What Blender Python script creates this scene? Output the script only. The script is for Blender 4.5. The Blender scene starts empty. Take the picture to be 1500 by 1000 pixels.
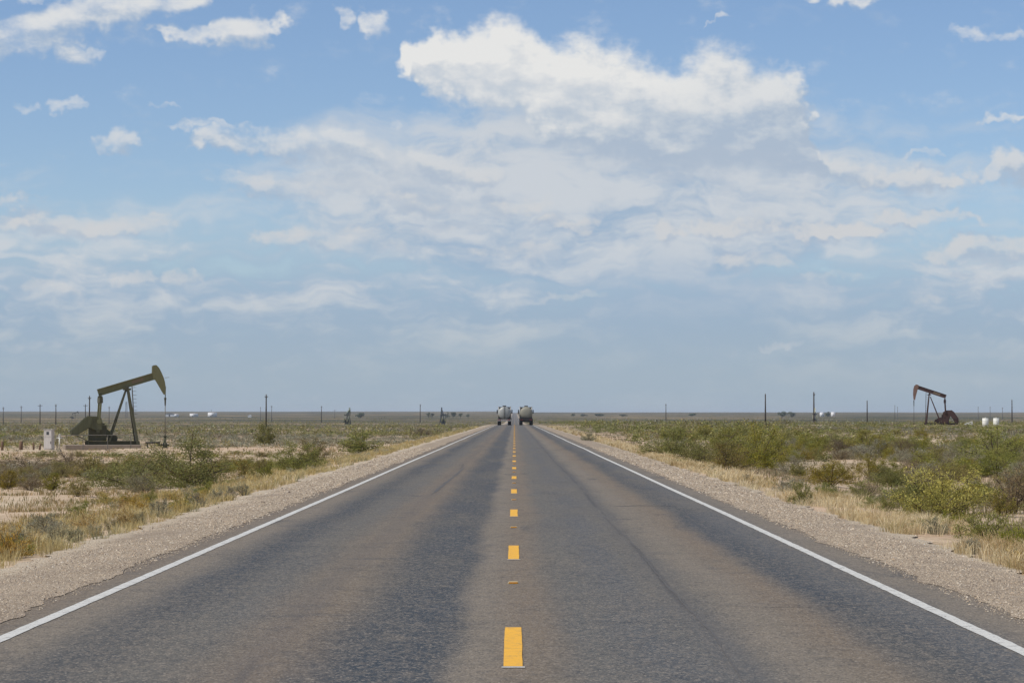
import bpy, bmesh, math, random
import numpy as np
from mathutils import Vector, Matrix

SC = bpy.context.scene
COL = SC.collection
R = math.radians
F = 3900.0            # focal length in photo pixels (1500 px wide photo)
VX, VY = 753.6, 610.0 # vanishing point of the road = eye level
EYE = 1.52            # camera height above the road

# ------------------------------------------------------------------ camera
cam_d = bpy.data.cameras.new('camera')
cam = bpy.data.objects.new('camera', cam_d)
COL.objects.link(cam)
cam_d.sensor_width = 36.0
cam_d.lens = F / 1500.0 * 36.0
cam_d.clip_start = 0.5
cam_d.clip_end = 60000.0
cam.location = (0, 0, EYE)
cam.rotation_euler = (R(90) + math.atan((VY - 500) / F), 0, math.atan((VX - 750) / F))
SC.camera = cam

# ------------------------------------------------------------------ view / render settings
SC.render.engine = 'CYCLES'
vs = SC.view_settings
SC.display_settings.display_device = 'sRGB'
vs.view_transform = 'Standard'
vs.look = 'None'
vs.exposure = 0.0
vs.gamma = 1.0
vs.use_curve_mapping = False
SC.cycles.max_bounces = 6
SC.cycles.diffuse_bounces = 3
SC.cycles.glossy_bounces = 2
SC.cycles.transmission_bounces = 3
SC.cycles.volume_bounces = 0
SC.cycles.transparent_max_bounces = 8
SC.cycles.use_denoising = True
SC.cycles.caustics_reflective = False
SC.cycles.caustics_refractive = False

SUN_EL, SUN_AZ = 50.0, -112.0      # degrees; azimuth measured from the view axis (+Y) towards +X

# ------------------------------------------------------------------ small node language
def srgb(r, g, b):
    f = lambda c: (c / 255.0) / 12.92 if c / 255.0 <= 0.04045 else ((c / 255.0 + 0.055) / 1.055) ** 2.4
    return (f(r), f(g), f(b), 1.0)

class NT:
    """thin wrapper round a node tree: every method returns an output socket"""
    def __init__(s, tree):
        s.t = tree
    def node(s, typ, **kw):
        n = s.t.nodes.new(typ)
        for k, v in kw.items():
            setattr(n, k, v)
        return n
    def put(s, sock, v):
        if isinstance(v, bpy.types.NodeSocket):
            s.t.links.new(v, sock)
        elif v is not None:
            sock.default_value = v
    def math(s, op, a, b=None, c=None, clamp=False):
        n = s.node('ShaderNodeMath', operation=op, use_clamp=clamp)
        s.put(n.inputs[0], a)
        if b is not None: s.put(n.inputs[1], b)
        if c is not None: s.put(n.inputs[2], c)
        return n.outputs[0]
    def add(s, a, b): return s.math('ADD', a, b)
    def sub(s, a, b): return s.math('SUBTRACT', a, b)
    def mul(s, a, b): return s.math('MULTIPLY', a, b)
    def vmath(s, op, a, b=None, scale=None):
        n = s.node('ShaderNodeVectorMath', operation=op)
        s.put(n.inputs[0], a)
        if b is not None: s.put(n.inputs[1], b)
        if scale is not None: s.put(n.inputs['Scale'], scale)
        return n.outputs['Value'] if op in ('LENGTH', 'DOT_PRODUCT', 'DISTANCE') else n.outputs[0]
    def sep(s, v):
        n = s.node('ShaderNodeSeparateXYZ'); s.put(n.inputs[0], v)
        return n.outputs
    def comb(s, x=0.0, y=0.0, z=0.0):
        n = s.node('ShaderNodeCombineXYZ')
        for i, q in enumerate((x, y, z)): s.put(n.inputs[i], q)
        return n.outputs[0]
    def ramp(s, v, a, b, lo=0.0, hi=1.0, smooth=True):
        n = s.node('ShaderNodeMapRange', interpolation_type='SMOOTHSTEP' if smooth else 'LINEAR')
        s.put(n.inputs['Value'], v)
        s.put(n.inputs['From Min'], a); s.put(n.inputs['From Max'], b)
        s.put(n.inputs['To Min'], lo); s.put(n.inputs['To Max'], hi)
        return n.outputs[0]
    def noise(s, vec, scale=1.0, detail=4.0, rough=0.5, dim='3D', dist=0.0, color=False, lac=2.0):
        n = s.node('ShaderNodeTexNoise', noise_dimensions=dim)
        s.put(n.inputs['Vector'], vec)
        s.put(n.inputs['Scale'], scale); s.put(n.inputs['Detail'], detail)
        s.put(n.inputs['Roughness'], rough); s.put(n.inputs['Lacunarity'], lac); s.put(n.inputs['Distortion'], dist)
        return n.outputs['Color'] if color else n.outputs[0]
    def voro(s, vec, scale=1.0, feature='F1', out='Distance', rand=1.0, dim='3D'):
        n = s.node('ShaderNodeTexVoronoi', feature=feature, voronoi_dimensions=dim)
        s.put(n.inputs['Vector'], vec); s.put(n.inputs['Scale'], scale); s.put(n.inputs['Randomness'], rand)
        return n.outputs[out]
    def mix(s, fac, a, b, blend='MIX'):
        n = s.node('ShaderNodeMix', data_type='RGBA', blend_type=blend, clamp_factor=True)
        s.put(n.inputs[0], fac); s.put(n.inputs[6], a); s.put(n.inputs[7], b)
        return n.outputs[2]
    def curve(s, v, stops, interp='EASE'):
        n = s.node('ShaderNodeValToRGB'); s.put(n.inputs[0], v)
        cr = n.color_ramp; cr.interpolation = interp
        while len(cr.elements) < len(stops): cr.elements.new(0.5)
        for e, (p, c) in zip(cr.elements, stops):
            e.position = p; e.color = c if len(c) == 4 else (*c, 1)
        return n.outputs[0]

# ------------------------------------------------------------------ world: sky with clouds
world = bpy.data.worlds.new('World')
SC.world = world
world.use_nodes = True
world.cycles.sampling_method = 'NONE'
wt = world.node_tree
wt.nodes.clear()

def cloud_group():
    """heap clouds: density over sky position (u, v): degrees*68 to the side of and above the view axis, written in photo pixels.
    Each row of heaps is one curve node giving, along u, the row's height, half thickness and strength."""
    g = bpy.data.node_groups.new('cloud_density', 'ShaderNodeTree')
    g.interface.new_socket('P', in_out='INPUT', socket_type='NodeSocketVector')
    g.interface.new_socket('D', in_out='OUTPUT', socket_type='NodeSocketFloat')
    n = NT(g)
    gi = g.nodes.new('NodeGroupInput'); go = g.nodes.new('NodeGroupOutput')
    P = gi.outputs[0]
    # two sizes of warp make the cauliflower edge
    w1 = n.vmath('SUBTRACT', n.noise(n.vmath('ADD', P, (3300, 1900, 0)), 0.011, 3, 0.55, '2D', color=True), (0.5, 0.5, 0.5))
    w2 = n.vmath('SUBTRACT', n.noise(P, 0.045, 2, 0.6, '2D', color=True), (0.5, 0.5, 0.5))
    Q = n.vmath('ADD', P, n.vmath('MULTIPLY', w1, (84, 50, 0)))
    Q = n.vmath('ADD', Q, n.vmath('MULTIPLY', w2, (32, 24, 0)))
    q = n.sep(Q)
    t = n.ramp(q[0], -150, 1650, smooth=False)
    tt = n.comb(t, t, t)
    acc = None
    for row in HEAPS:
        uu = np.linspace(-150, 1650, 240)
        top = np.full(240, 1e9); bot = np.full(240, -1e9); w = np.zeros(240)
        for (cx, cy, rx, ry, ww) in row:
            e = 1.5 - ((uu - cx) / rx) ** 2
            k = e > 0
            dy = ry * np.sqrt(np.maximum(e, 0))
            top[k] = np.minimum(top[k], (cy - dy)[k]); bot[k] = np.maximum(bot[k], (cy + dy)[k]); w[k] = np.maximum(w[k], (ww * np.clip(e / 0.7, 0, 1))[k])
        k = bot > top
        c = np.interp(uu, uu[k], ((top + bot) / 2)[k]); h = np.where(k, (bot - top) / 2 / 1.25, 0.5)
        cn = n.node('ShaderNodeRGBCurve')
        for ch, val in enumerate((c / 600, h / 200, w / 2)):
            pts = cn.mapping.curves[ch].points
            last = len(uu) - 1
            pts[0].location = (0, float(np.clip(val[0], 0, 1))); pts[1].location = (1, float(np.clip(val[-1], 0, 1)))
            keep = [i for i in range(1, last) if i % 2 == 0]
            for i in keep:
                pts.new(i / last, float(np.clip(val[i], 0, 1)))
            for p in pts: p.handle_type = 'VECTOR'
        cn.mapping.clip_min_x = cn.mapping.clip_min_y = 0.0
        cn.mapping.update()
        n.put(cn.inputs['Color'], tt)
        o = n.sep(cn.outputs[0])
        d = n.math('DIVIDE', n.math('ABSOLUTE', n.sub(q[1], n.mul(o[0], 600))), n.math('MULTIPLY_ADD', o[1], 200, 1.0))
        m = n.ramp(d, 1.35, 0.2, 0.0, n.mul(o[2], 2.0))
        acc = m if acc is None else n.math('SMOOTH_MAX', acc, m, 0.12)
    # scattered heaps over the rest of the sky, outside the part the rows describe
    s = n.sep(P)
    far = n.math('MAXIMUM', n.ramp(n.math('ABSOLUTE', n.sub(s[0], 750)), 800, 1150), n.ramp(s[1], -60, -330))
    gen = n.ramp(n.noise(n.vmath('MULTIPLY', P, (0.0026, 0.0055, 0)), 1.0, 2, 0.55, '2D'), 0.5, 0.68, 0.0, 0.9)
    acc = n.math('MAXIMUM', acc, n.mul(gen, far))
    bump = n.noise(n.vmath('MULTIPLY', P, (0.012, 0.022, 0)), 1.0, 6, 0.6, '2D')
    D = n.add(acc, n.mul(n.sub(bump, 0.5), 1.45))
    g.links.new(D, go.inputs[0])
    return g

SKY_TINT = (0.97, 1.0, 1.10, 1)

CLUSTERS = [ # each cloud a few ellipses: cx, cy, rx, ry, weight
  # the tall heap in the middle
  [(668, 98, 72, 46, 1.45), (735, 76, 84, 58, 1.45), (764, 44, 46, 34, 1.5), (700, 128, 70, 36, 1.45), (840, 86, 90, 46, 1.45),
   (905, 92, 50, 40, 1.4), (960, 114, 80, 42, 1.38), (1060, 102, 74, 50, 1.42), (1110, 112, 50, 46, 1.38), (1130, 150, 46, 44, 1.3),
   (900, 150, 180, 56, 1.38), (800, 158, 110, 40, 1.3), (1010, 172, 140, 60, 1.3), (880, 200, 90, 46, 1.15),
   (1000, 218, 150, 52, 1.15), (1130, 205, 60, 56, 1.1), (1060, 250, 160, 42, 1.05), (1190, 258, 90, 34, .9)],
  [(30, 62, 100, 28, .84), (130, 34, 95, 28, .84), (220, 8, 80, 24, .82), (30, 92, 56, 22, .8)],
  [(362, 45, 50, 34, .88), (290, 54, 56, 16, .76)], [(498, 36, 22, 20, .66)], [(552, 44, 32, 22, .66)], [(120, 84, 32, 18, .58)], [(20, 4, 60, 14, .62)],
  [(92, 160, 36, 12, .64)], [(32, 168, 20, 10, .56)], [(176, 212, 44, 17, .66)], [(228, 152, 14, 9, .5)], [(275, 186, 22, 12, .56)],
  [(350, 205, 70, 22, .76), (440, 212, 100, 28, .8), (530, 236, 100, 28, .8), (640, 252, 80, 30, .76)], [(330, 186, 44, 10, .58)],
  [(470, 270, 150, 24, .62), (590, 285, 80, 20, .58)], [(700, 300, 110, 22, .6)], [(560, 172, 20, 8, .46)],
  [(1240, 4, 54, 15, .76)], [(1068, 32, 16, 7, .54)], [(1340, 268, 72, 24, .84)], [(1485, 252, 64, 28, 1.0)], [(1352, 234, 30, 9, .62)], [(1470, 182, 44, 9, .64)],
  [(1450, 66, 70, 13, .5)], [(100, 334, 150, 22, .66)], [(830, 325, 42, 17, .8)], [(985, 343, 34, 22, 1.0)], [(1085, 335, 72, 28, .92)],
  [(1200, 342, 48, 16, .86), (1262, 344, 34, 18, .9)], [(1345, 318, 66, 12, .68), (1410, 329, 50, 9, .66)], [(640, 335, 90, 16, .52)],
  [(90, 425, 40, 12, .6)], [(205, 412, 28, 15, .74)], [(268, 412, 32, 16, .76)], [(20, 300, 40, 9, .5)], [(500, 350, 130, 20, .58)], [(830, 436, 70, 9, .5)],
  [(1095, 388, 56, 20, .64)], [(1200, 412, 60, 10, .52)], [(1440, 372, 90, 26, .9)], [(1420, 408, 40, 8, .52)], [(1135, 503, 30, 7, .46)],
  [(770, 375, 90, 16, .5)], [(1290, 440, 90, 14, .5)], [(40, 505, 60, 10, .4)],
]
HEAPS = []       # clouds that share no azimuth share a row
for _c in CLUSTERS:
    lo = min(e[0] - 1.25 * e[2] for e in _c) - 18; hi = max(e[0] + 1.25 * e[2] for e in _c) + 18
    for _r in HEAPS:
        if all(hi < a or lo > b for a, b, _ in _r):
            _r.append((lo, hi, _c)); break
    else:
        HEAPS.append([(lo, hi, _c)])
HEAPS = [[e for _, _, c in r for e in c] for r in HEAPS]

def build_world():
    n = NT(wt)
    tc = n.node('ShaderNodeTexCoord')
    dirv = n.vmath('NORMALIZE', tc.outputs['Generated'])
    d = n.sep(dirv)
    az = n.math('ARCTAN2', d[0], d[1])
    el = n.math('ARCSINE', d[2])
    u = n.add(n.mul(az, F), VX)
    v = n.sub(VY, n.mul(el, F))
    P = n.comb(u, v, 0)
    # clear sky
    sky = n.node('ShaderNodeTexSky', sky_type='NISHITA', sun_disc=False)
    sky.sun_elevation = R(SUN_EL)
    sky.sun_rotation = R(SUN_AZ)
    sky.altitude = 900
    sky.air_density = 1.0
    sky.dust_density = 0.6
    sky.ozone_density = 3.0
    clear = n.mix(1.0, sky.outputs[0], SKY_TINT, 'MULTIPLY')
    K = 10.0   # cloud radiances below are written for a background strength of 1 / K
    col = lambda r, g, b: tuple(c * K for c in srgb(r, g, b)[:3]) + (1.0,)
    # thin veil: streaky, thick low down, thinning upwards and to the sides
    Pw = n.vmath('ADD', P, n.vmath('MULTIPLY', n.vmath('SUBTRACT', n.noise(P, 0.008, 3, 0.55, '2D', color=True), (0.5, 0.5, 0.5)), (120, 50, 0)))
    streak = n.noise(n.vmath('MULTIPLY', Pw, (0.0045, 0.017, 0)), 1.0, 5, 0.58, '2D')
    fine = n.noise(n.vmath('MULTIPLY', Pw, (0.014, 0.034, 0)), 1.0, 4, 0.6, '2D')
    height = n.ramp(v, 150, 430, 0.0, 1.0)
    body = n.vmath('LENGTH', n.vmath('MULTIPLY', n.vmath('SUBTRACT', Pw, (880, 300, 0)), (1 / 700, 1 / 205, 0)))
    body = n.ramp(body, 1.1, 0.3)
    HV = n.add(0.62, n.mul(n.ramp(v, 330, 560), 0.5))
    side = n.ramp(n.math('ABSOLUTE', n.sub(u, 750)), 900, 1500)
    patches = n.mul(n.ramp(n.noise(n.vmath('MULTIPLY', P, (0.0012, 0.004, 0)), 1.0, 4, 0.5, '2D'), 0.38, 0.68), side)
    amt = n.math('MAXIMUM', n.mul(body, 1.0), n.math('MAXIMUM', n.mul(height, HV), n.mul(patches, 0.7)))
    tex = n.add(n.mul(n.sub(streak, 0.5), 1.1), n.mul(n.sub(fine, 0.5), 0.5))
    veil = n.ramp(n.add(amt, n.mul(tex, n.ramp(v, 590, 430, 0.16, 0.9))), 0.12, 0.95, 0.0, 0.93)
    # veil colour: greyer blue in its thick, shaded lower part, paler above
    shade = n.ramp(n.add(n.mul(tex, 1.15), n.mul(n.ramp(v, 450, 250), 0.26)), -0.16, 0.36)
    rain = n.vmath('LENGTH', n.vmath('MULTIPLY', n.vmath('SUBTRACT', Pw, (1010, 470, 0)), (1 / 260, 1 / 120, 0)))
    rain = n.ramp(rain, 1.1, 0.1, 0.0, 0.9)
    shade = n.mul(shade, n.sub(1.0, n.mul(rain, 0.8)))
    vcol = n.mix(shade, col(151, 175, 201), col(204, 209, 215))
    vcol = n.mix(n.ramp(v, 400, 570, 0.0, 0.88), vcol, col(161, 178, 192))
    out = n.mix(veil, clear, vcol)
    # heaps
    grp = cloud_group()
    def dens(vec):
        q = n.node('ShaderNodeGroup'); q.node_tree = grp
        n.put(q.inputs[0], vec)
        return q.outputs[0]
    D = dens(P)
    Dn = dens(n.vmath('ADD', P, (-13, -22, 0)))
    alpha = n.ramp(D, 0.14, 1.05)
    alpha = n.mul(alpha, n.ramp(v, 330, 470, 1.0, 0.55))
    crest = n.ramp(n.sub(D, Dn), -0.55, 0.60)
    lobe = n.vmath('LENGTH', n.vmath('MULTIPLY', n.vmath('SUBTRACT', P, (735, 105, 0)), (1 / 330, 1 / 125, 0)))
    lobe = n.ramp(lobe, 1.25, 0.25)
    low_heap = n.ramp(v, 110, 230, 0.0, 0.24)
    lit = n.add(n.mul(crest, 0.74), n.sub(n.mul(lobe, 0.34), low_heap))
    warm = n.ramp(v, 180, 330)
    ccol = n.curve(lit, [(0.0, col(172, 187, 205)), (0.30, col(194, 203, 213)), (0.58, col(215, 218, 221)), (0.95, col(234, 233, 230))], 'LINEAR')
    ccol = n.mix(n.mul(warm, 0.55), ccol, n.mix(n.ramp(lit, 0.1, 0.75), col(170, 184, 202), col(219, 213, 206)))
    out = n.mix(n.mul(alpha, 0.94), out, ccol)
    # below the horizon: plain ground bounce
    out = n.mix(n.ramp(d[2], -0.004, -0.02), out, col(120, 112, 98))
    bg = n.node('ShaderNodeBackground')
    bg.inputs['Strength'].default_value = 1.0 / K
    n.put(bg.inputs['Color'], out)
    wo = n.node('ShaderNodeOutputWorld')
    wt.links.new(bg.outputs[0], wo.inputs['Surface'])
build_world()

# ------------------------------------------------------------------ sun
sd = bpy.data.lights.new('sun', 'SUN')
sd.energy = 3.5
sd.angle = R(0.6)
sd.color = (1.0, 0.95, 0.87)
sun = bpy.data.objects.new('sun', sd)
COL.objects.link(sun)
_s = Vector((math.sin(R(SUN_AZ)) * math.cos(R(SUN_EL)), math.cos(R(SUN_AZ)) * math.cos(R(SUN_EL)), math.sin(R(SUN_EL))))
sun.rotation_euler = _s.to_track_quat('Z', 'Y').to_euler()
sun.location = _s * 100

# ------------------------------------------------------------------ helpers for things
def tag(o, label=None, cat=None, group=None, kind=None):
    if label: o['label'] = label
    if cat: o['category'] = cat
    if group: o['group'] = group
    if kind: o['kind'] = kind
    return o

def empty(name, loc=(0, 0, 0), rz=0.0):
    o = bpy.data.objects.new(name, None)
    o.empty_display_size = 0.3
    COL.objects.link(o)
    o.location = loc
    o.rotation_euler = (0, 0, rz)
    return o

def link_mesh(name, me, parent=None, loc=(0, 0, 0)):
    o = bpy.data.objects.new(name, me)
    COL.objects.link(o)
    if parent is not None: o.parent = parent
    o.location = loc
    return o

def np_mesh(name, verts, faces, mat, cols=None, smooth=False):
    """verts (n,3), faces (m,k) arrays"""
    verts = np.ascontiguousarray(verts, dtype=np.float32)
    faces = np.ascontiguousarray(faces, dtype=np.int32)
    me = bpy.data.meshes.new(name)
    me.vertices.add(len(verts)); me.vertices.foreach_set('co', verts.ravel())
    m, k = faces.shape
    me.loops.add(m * k); me.loops.foreach_set('vertex_index', faces.ravel())
    me.polygons.add(m)
    me.polygons.foreach_set('loop_start', np.arange(0, m * k, k, dtype=np.int32))
    me.polygons.foreach_set('loop_total', np.full(m, k, dtype=np.int32))
    me.polygons.foreach_set('use_smooth', np.full(m, smooth))
    if cols is not None:
        ca = me.color_attributes.new('tone', 'FLOAT_COLOR', 'POINT')
        c4 = np.ones((len(verts), 4), dtype=np.float32); c4[:, :3] = cols
        ca.data.foreach_set('color', c4.ravel())
    me.update(); me.validate()
    if mat: me.materials.append(mat)
    return me

def copy_tree(o, parent=None):
    c = o.copy()
    COL.objects.link(c)
    c.parent = parent
    for ch in list(o.children):
        copy_tree(ch, c)
    return c

class MB:
    """collects boxes, bars, tubes, prisms and lathes into one mesh"""
    def __init__(s): s.bm = bmesh.new()
    def box(s, x0, x1, y0, y1, z0, z1, bev=0.0):
        r = bmesh.ops.create_cube(s.bm, size=1.0)
        vs = r['verts']
        for v in vs:
            v.co = Vector(((x0 + x1) / 2 + v.co.x * (x1 - x0), (y0 + y1) / 2 + v.co.y * (y1 - y0), (z0 + z1) / 2 + v.co.z * (z1 - z0)))
        if bev > 0:
            es = list({e for v in vs for e in v.link_edges})
            bmesh.ops.bevel(s.bm, geom=es, offset=bev, segments=1, affect='EDGES')
        return s
    def bar(s, a, b, w, h=None, up=(0, 0, 1)):
        """square bar from a to b"""
        h = h or w
        a = Vector(a); b = Vector(b); d = (b - a)
        L = d.length; d.normalize()
        up = Vector(up)
        if abs(d.dot(up)) > 0.98: up = Vector((0, 1, 0))
        x = d.cross(up).normalized(); y = x.cross(d).normalized()
        vs = []
        for p in (a, b):
            for (i, j) in ((-1, -1), (1, -1), (1, 1), (-1, 1)):
                vs.append(s.bm.verts.new(p + x * (i * w / 2) + y * (j * h / 2)))
        for f in ((3, 2, 1, 0), (4, 5, 6, 7), (0, 1, 5, 4), (1, 2, 6, 5), (2, 3, 7, 6), (3, 0, 4, 7)):
            s.bm.faces.new([vs[i] for i in f])
        return s
    def tube(s, pts, rad, n=8, cap=True):
        """round tube through pts; rad one value or one for each point"""
        pts = [Vector(p) for p in pts]
        rad = rad if isinstance(rad, (list, tuple)) else [rad] * len(pts)
        rings = []
        for i, p in enumerate(pts):
            d = (pts[min(i + 1, len(pts) - 1)] - pts[max(i - 1, 0)]).normalized()
            up = Vector((0, 0, 1)) if abs(d.z) < 0.9 else Vector((0, 1, 0))
            x = d.cross(up).normalized(); y = x.cross(d).normalized()
            rings.append([s.bm.verts.new(p + (x * math.cos(t) + y * math.sin(t)) * rad[i]) for t in [2 * math.pi * k / n for k in range(n)]])
        for a, b in zip(rings, rings[1:]):
            for k in range(n):
                f = s.bm.faces.new((a[k], a[(k + 1) % n], b[(k + 1) % n], b[k])); f.smooth = n > 6
        if cap:
            s.bm.faces.new(rings[0][::-1]); s.bm.faces.new(rings[-1])
        return s
    def prism(s, poly, y0, y1):
        """polygon in the x-z plane, extruded from y0 to y1"""
        a = [s.bm.verts.new((x, y0, z)) for x, z in poly]
        b = [s.bm.verts.new((x, y1, z)) for x, z in poly]
        n = len(poly)
        fs = [s.bm.faces.new(a), s.bm.faces.new(b[::-1])]
        for i in range(n):
            fs.append(s.bm.faces.new((a[i], b[i], b[(i + 1) % n], a[(i + 1) % n])))
        bmesh.ops.recalc_face_normals(s.bm, faces=fs)
        return s
    def build(s, name, mat, parent=None, loc=(0, 0, 0), bev=0.0):
        me = bpy.data.meshes.new(name)
        bmesh.ops.recalc_face_normals(s.bm, faces=s.bm.faces[:])
        s.bm.to_mesh(me); s.bm.free()
        if mat: me.materials.append(mat)
        o = link_mesh(name, me, parent, loc)
        if bev:
            m = o.modifiers.new('edge', 'BEVEL'); m.width = bev; m.segments = 2; m.limit_method = 'ANGLE'
        return o

def material(name):
    m = bpy.data.materials.new(name)
    m.use_nodes = True
    t = m.node_tree
    t.nodes.clear()
    n = NT(t)
    out = n.node('ShaderNodeOutputMaterial')
    b = n.node('ShaderNodeBsdfPrincipled')
    t.links.new(b.outputs[0], out.inputs['Surface'])
    b.inputs['Specular IOR Level'].default_value = 0.3
    return m, n, b, out

def paint(name, rgb, rough=0.6, metal=0.0, wear=0.25, wear_rgb=(110, 80, 60), scale=2.0, grime=0.25):
    """weathered paint: blotches of rust or dust and a little streaking"""
    m, n, b, out = material(name)
    co = n.node('ShaderNodeTexCoord').outputs['Object']
    base = srgb(*rgb)
    blot = n.noise(co, scale, 6, 0.65)
    c = n.mix(n.ramp(blot, 0.58, 0.75, 0.0, wear), base, srgb(*wear_rgb))
    streak = n.noise(n.vmath('MULTIPLY', co, (3.0, 3.0, 0.4)), 2.0, 4, 0.6)
    c = n.mix(n.ramp(streak, 0.4, 0.7, 0.0, grime), c, tuple(x * 0.55 for x in base[:3]) + (1,))
    n.put(b.inputs['Base Color'], c)
    n.put(b.inputs['Roughness'], n.ramp(blot, 0.3, 0.8, rough - 0.1, min(rough + 0.2, 1.0)))
    b.inputs['Metallic'].default_value = metal
    return m

# ------------------------------------------------------------------ the lie of the land
def _sm(t): t = np.clip(t, 0, 1); return t * t * (3 - 2 * t)
_RY = [-300, 0, 470, 540, 700, 1000, 1500, 2200, 3200, 4500, 6500, 9000, 16000]
_RH = [0, 0, 0, -.09, -.65, -1.5, -1.8, -.6, 2.2, 6.0, 11.0, 10, -60]
_LY = [-300, 0, 60, 120, 200, 400, 700, 1000, 1500, 2200, 3200, 4500, 6500, 9000, 16000]
_LH = [-.5, -.5, -.55, -.75, -.9, -1.0, -1.2, -1.5, -1.6, -.5, 2.5, 7.0, 14, 13, -60]
_QY = [-300, 0, 60, 120, 200, 300, 430, 520, 700, 1000, 1500, 2200, 3200, 4500, 6500, 9000, 16000]
_QH = [-.35, -.35, -.4, -.45, -.4, -.15, .2, .15, -.5, -1.0, -1.2, -.3, 2.5, 6.5, 12, 11, -60]

def road_z(Y): return np.interp(Y, _RY, _RH)
def land_z(X, Y):
    X = np.asarray(X, float); Y = np.asarray(Y, float)
    r = np.interp(Y, _RY, _RH) - 0.09
    l = np.interp(Y, _LY, _LH); q = np.interp(Y, _QY, _QH)
    side = l + (q - l) * _sm((X + 60) / 120)
    side = np.where(np.abs(X) < 60, np.where(X < 0, l, q) * 1.0, side)
    a = np.abs(X)
    w = _sm((a - 5.0) / 5.5)
    near = _sm((a - 5.6) / 4)
    und = 0.07 * np.sin(X * .9 + 1.3 * np.sin(Y * .31)) * np.sin(Y * .37 + 1.0) + 0.06 * np.sin(X * .23 + .5) * np.sin(Y * .11 + X * .05)
    big = 0.35 * np.sin(X * .011 + 2) * np.sin(Y * .006 + X * .004) * _sm((Y - 300) / 900) * _sm((a - 10) / 100)
    return r + (side - r) * w + und * near + big

def px_ray(px, Y): return (px - VX) / F * Y
def ground_at(px, py, Y0=20, Y1=6000):
    """first point of the ground that the pixel looks at"""
    Ys = np.geomspace(Y0, Y1, 4000)
    Xs = px_ray(px, Ys)
    line = EYE - (py - VY) / F * Ys
    k = np.argmax(land_z(Xs, Ys) >= line)
    return float(Xs[k]), float(Ys[k]), float(land_z(Xs[k], Ys[k]))

def sinh_grid(lo, hi, n, soft):
    t = np.linspace(math.asinh(lo / soft), math.asinh(hi / soft), n)
    return np.sinh(t) * soft

# ---- ground
def m_ground():
    m, n, b, out = material('dry_soil')
    g = n.node('ShaderNodeNewGeometry')
    P = g.outputs['Position']
    p = n.sep(P)
    big = n.noise(P, 0.035, 4, 0.6)
    mid = n.noise(P, 0.35, 5, 0.6)
    fine = n.noise(P, 5.0, 5, 0.7)
    c = n.mix(n.ramp(mid, 0.35, 0.65), srgb(178, 156, 130), srgb(198, 179, 152))
    c = n.mix(n.ramp(big, 0.4, 0.62, 0.0, 0.6), c, srgb(198, 166, 138))
    # dead litter and matted stems between the bushes
    lit = n.mul(n.ramp(fine, 0.46, 0.62), n.ramp(n.noise(P, 0.16, 4, 0.6), 0.40, 0.58))
    c = n.mix(n.mul(lit, 0.75), c, srgb(146, 128, 98))
    # low brown growth between the bushes farther out
    lg = n.mul(n.ramp(p[1], 205, 300), n.ramp(n.noise(P, 0.09, 5, 0.65), 0.36, 0.56))
    c = n.mix(n.mul(lg, 0.9), c, n.mix(n.ramp(mid, 0.4, 0.6), srgb(96, 85, 61), srgb(80, 77, 51)))
    # far plain: low growth too small to single out
    far = n.ramp(p[1], 420, 1300)
    f1 = n.noise(n.vmath('MULTIPLY', P, (0.004, 0.006, 0)), 1.0, 6, 0.62)
    f2 = n.noise(n.vmath('MULTIPLY', P, (0.03, 0.03, 0)), 1.0, 5, 0.65)
    fc = n.mix(n.ramp(f1, 0.47, 0.60), srgb(70, 70, 50), srgb(156, 134, 102))
    fc = n.mix(n.ramp(f2, 0.42, 0.66, 0.0, 0.8), fc, srgb(58, 62, 42))
    c = n.mix(n.mul(far, 0.92), c, fc)
    n.put(b.inputs['Base Color'], c)
    b.inputs['Roughness'].default_value = 0.95
    b.inputs['Specular IOR Level'].default_value = 0.1
    bp = n.node('ShaderNodeBump'); bp.inputs['Strength'].default_value = 0.6; bp.inputs['Distance'].default_value = 0.05
    n.put(bp.inputs['Height'], n.add(mid, n.mul(fine, 0.4)))
    n.put(b.inputs['Normal'], bp.outputs[0])
    return m

gx = sinh_grid(-9000, 9000, 261, 5.0)
gy = np.concatenate([[-250, -120, -60, -20], sinh_grid(0.0, 15000, 420, 30.0)])
GX, GY = np.meshgrid(gx, gy)
GZ = land_z(GX, GY)
nx, ny = len(gx), len(gy)
idx = np.arange(nx * ny).reshape(ny, nx)
gf = np.stack([idx[:-1, :-1], idx[:-1, 1:], idx[1:, 1:], idx[1:, :-1]], -1).reshape(-1, 4)
ground = link_mesh('ground', np_mesh('ground', np.stack([GX, GY, GZ], -1).reshape(-1, 3), gf, m_ground(), smooth=True))
tag(ground, 'pale dry soil of the wide flat plain', kind='structure')

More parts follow.
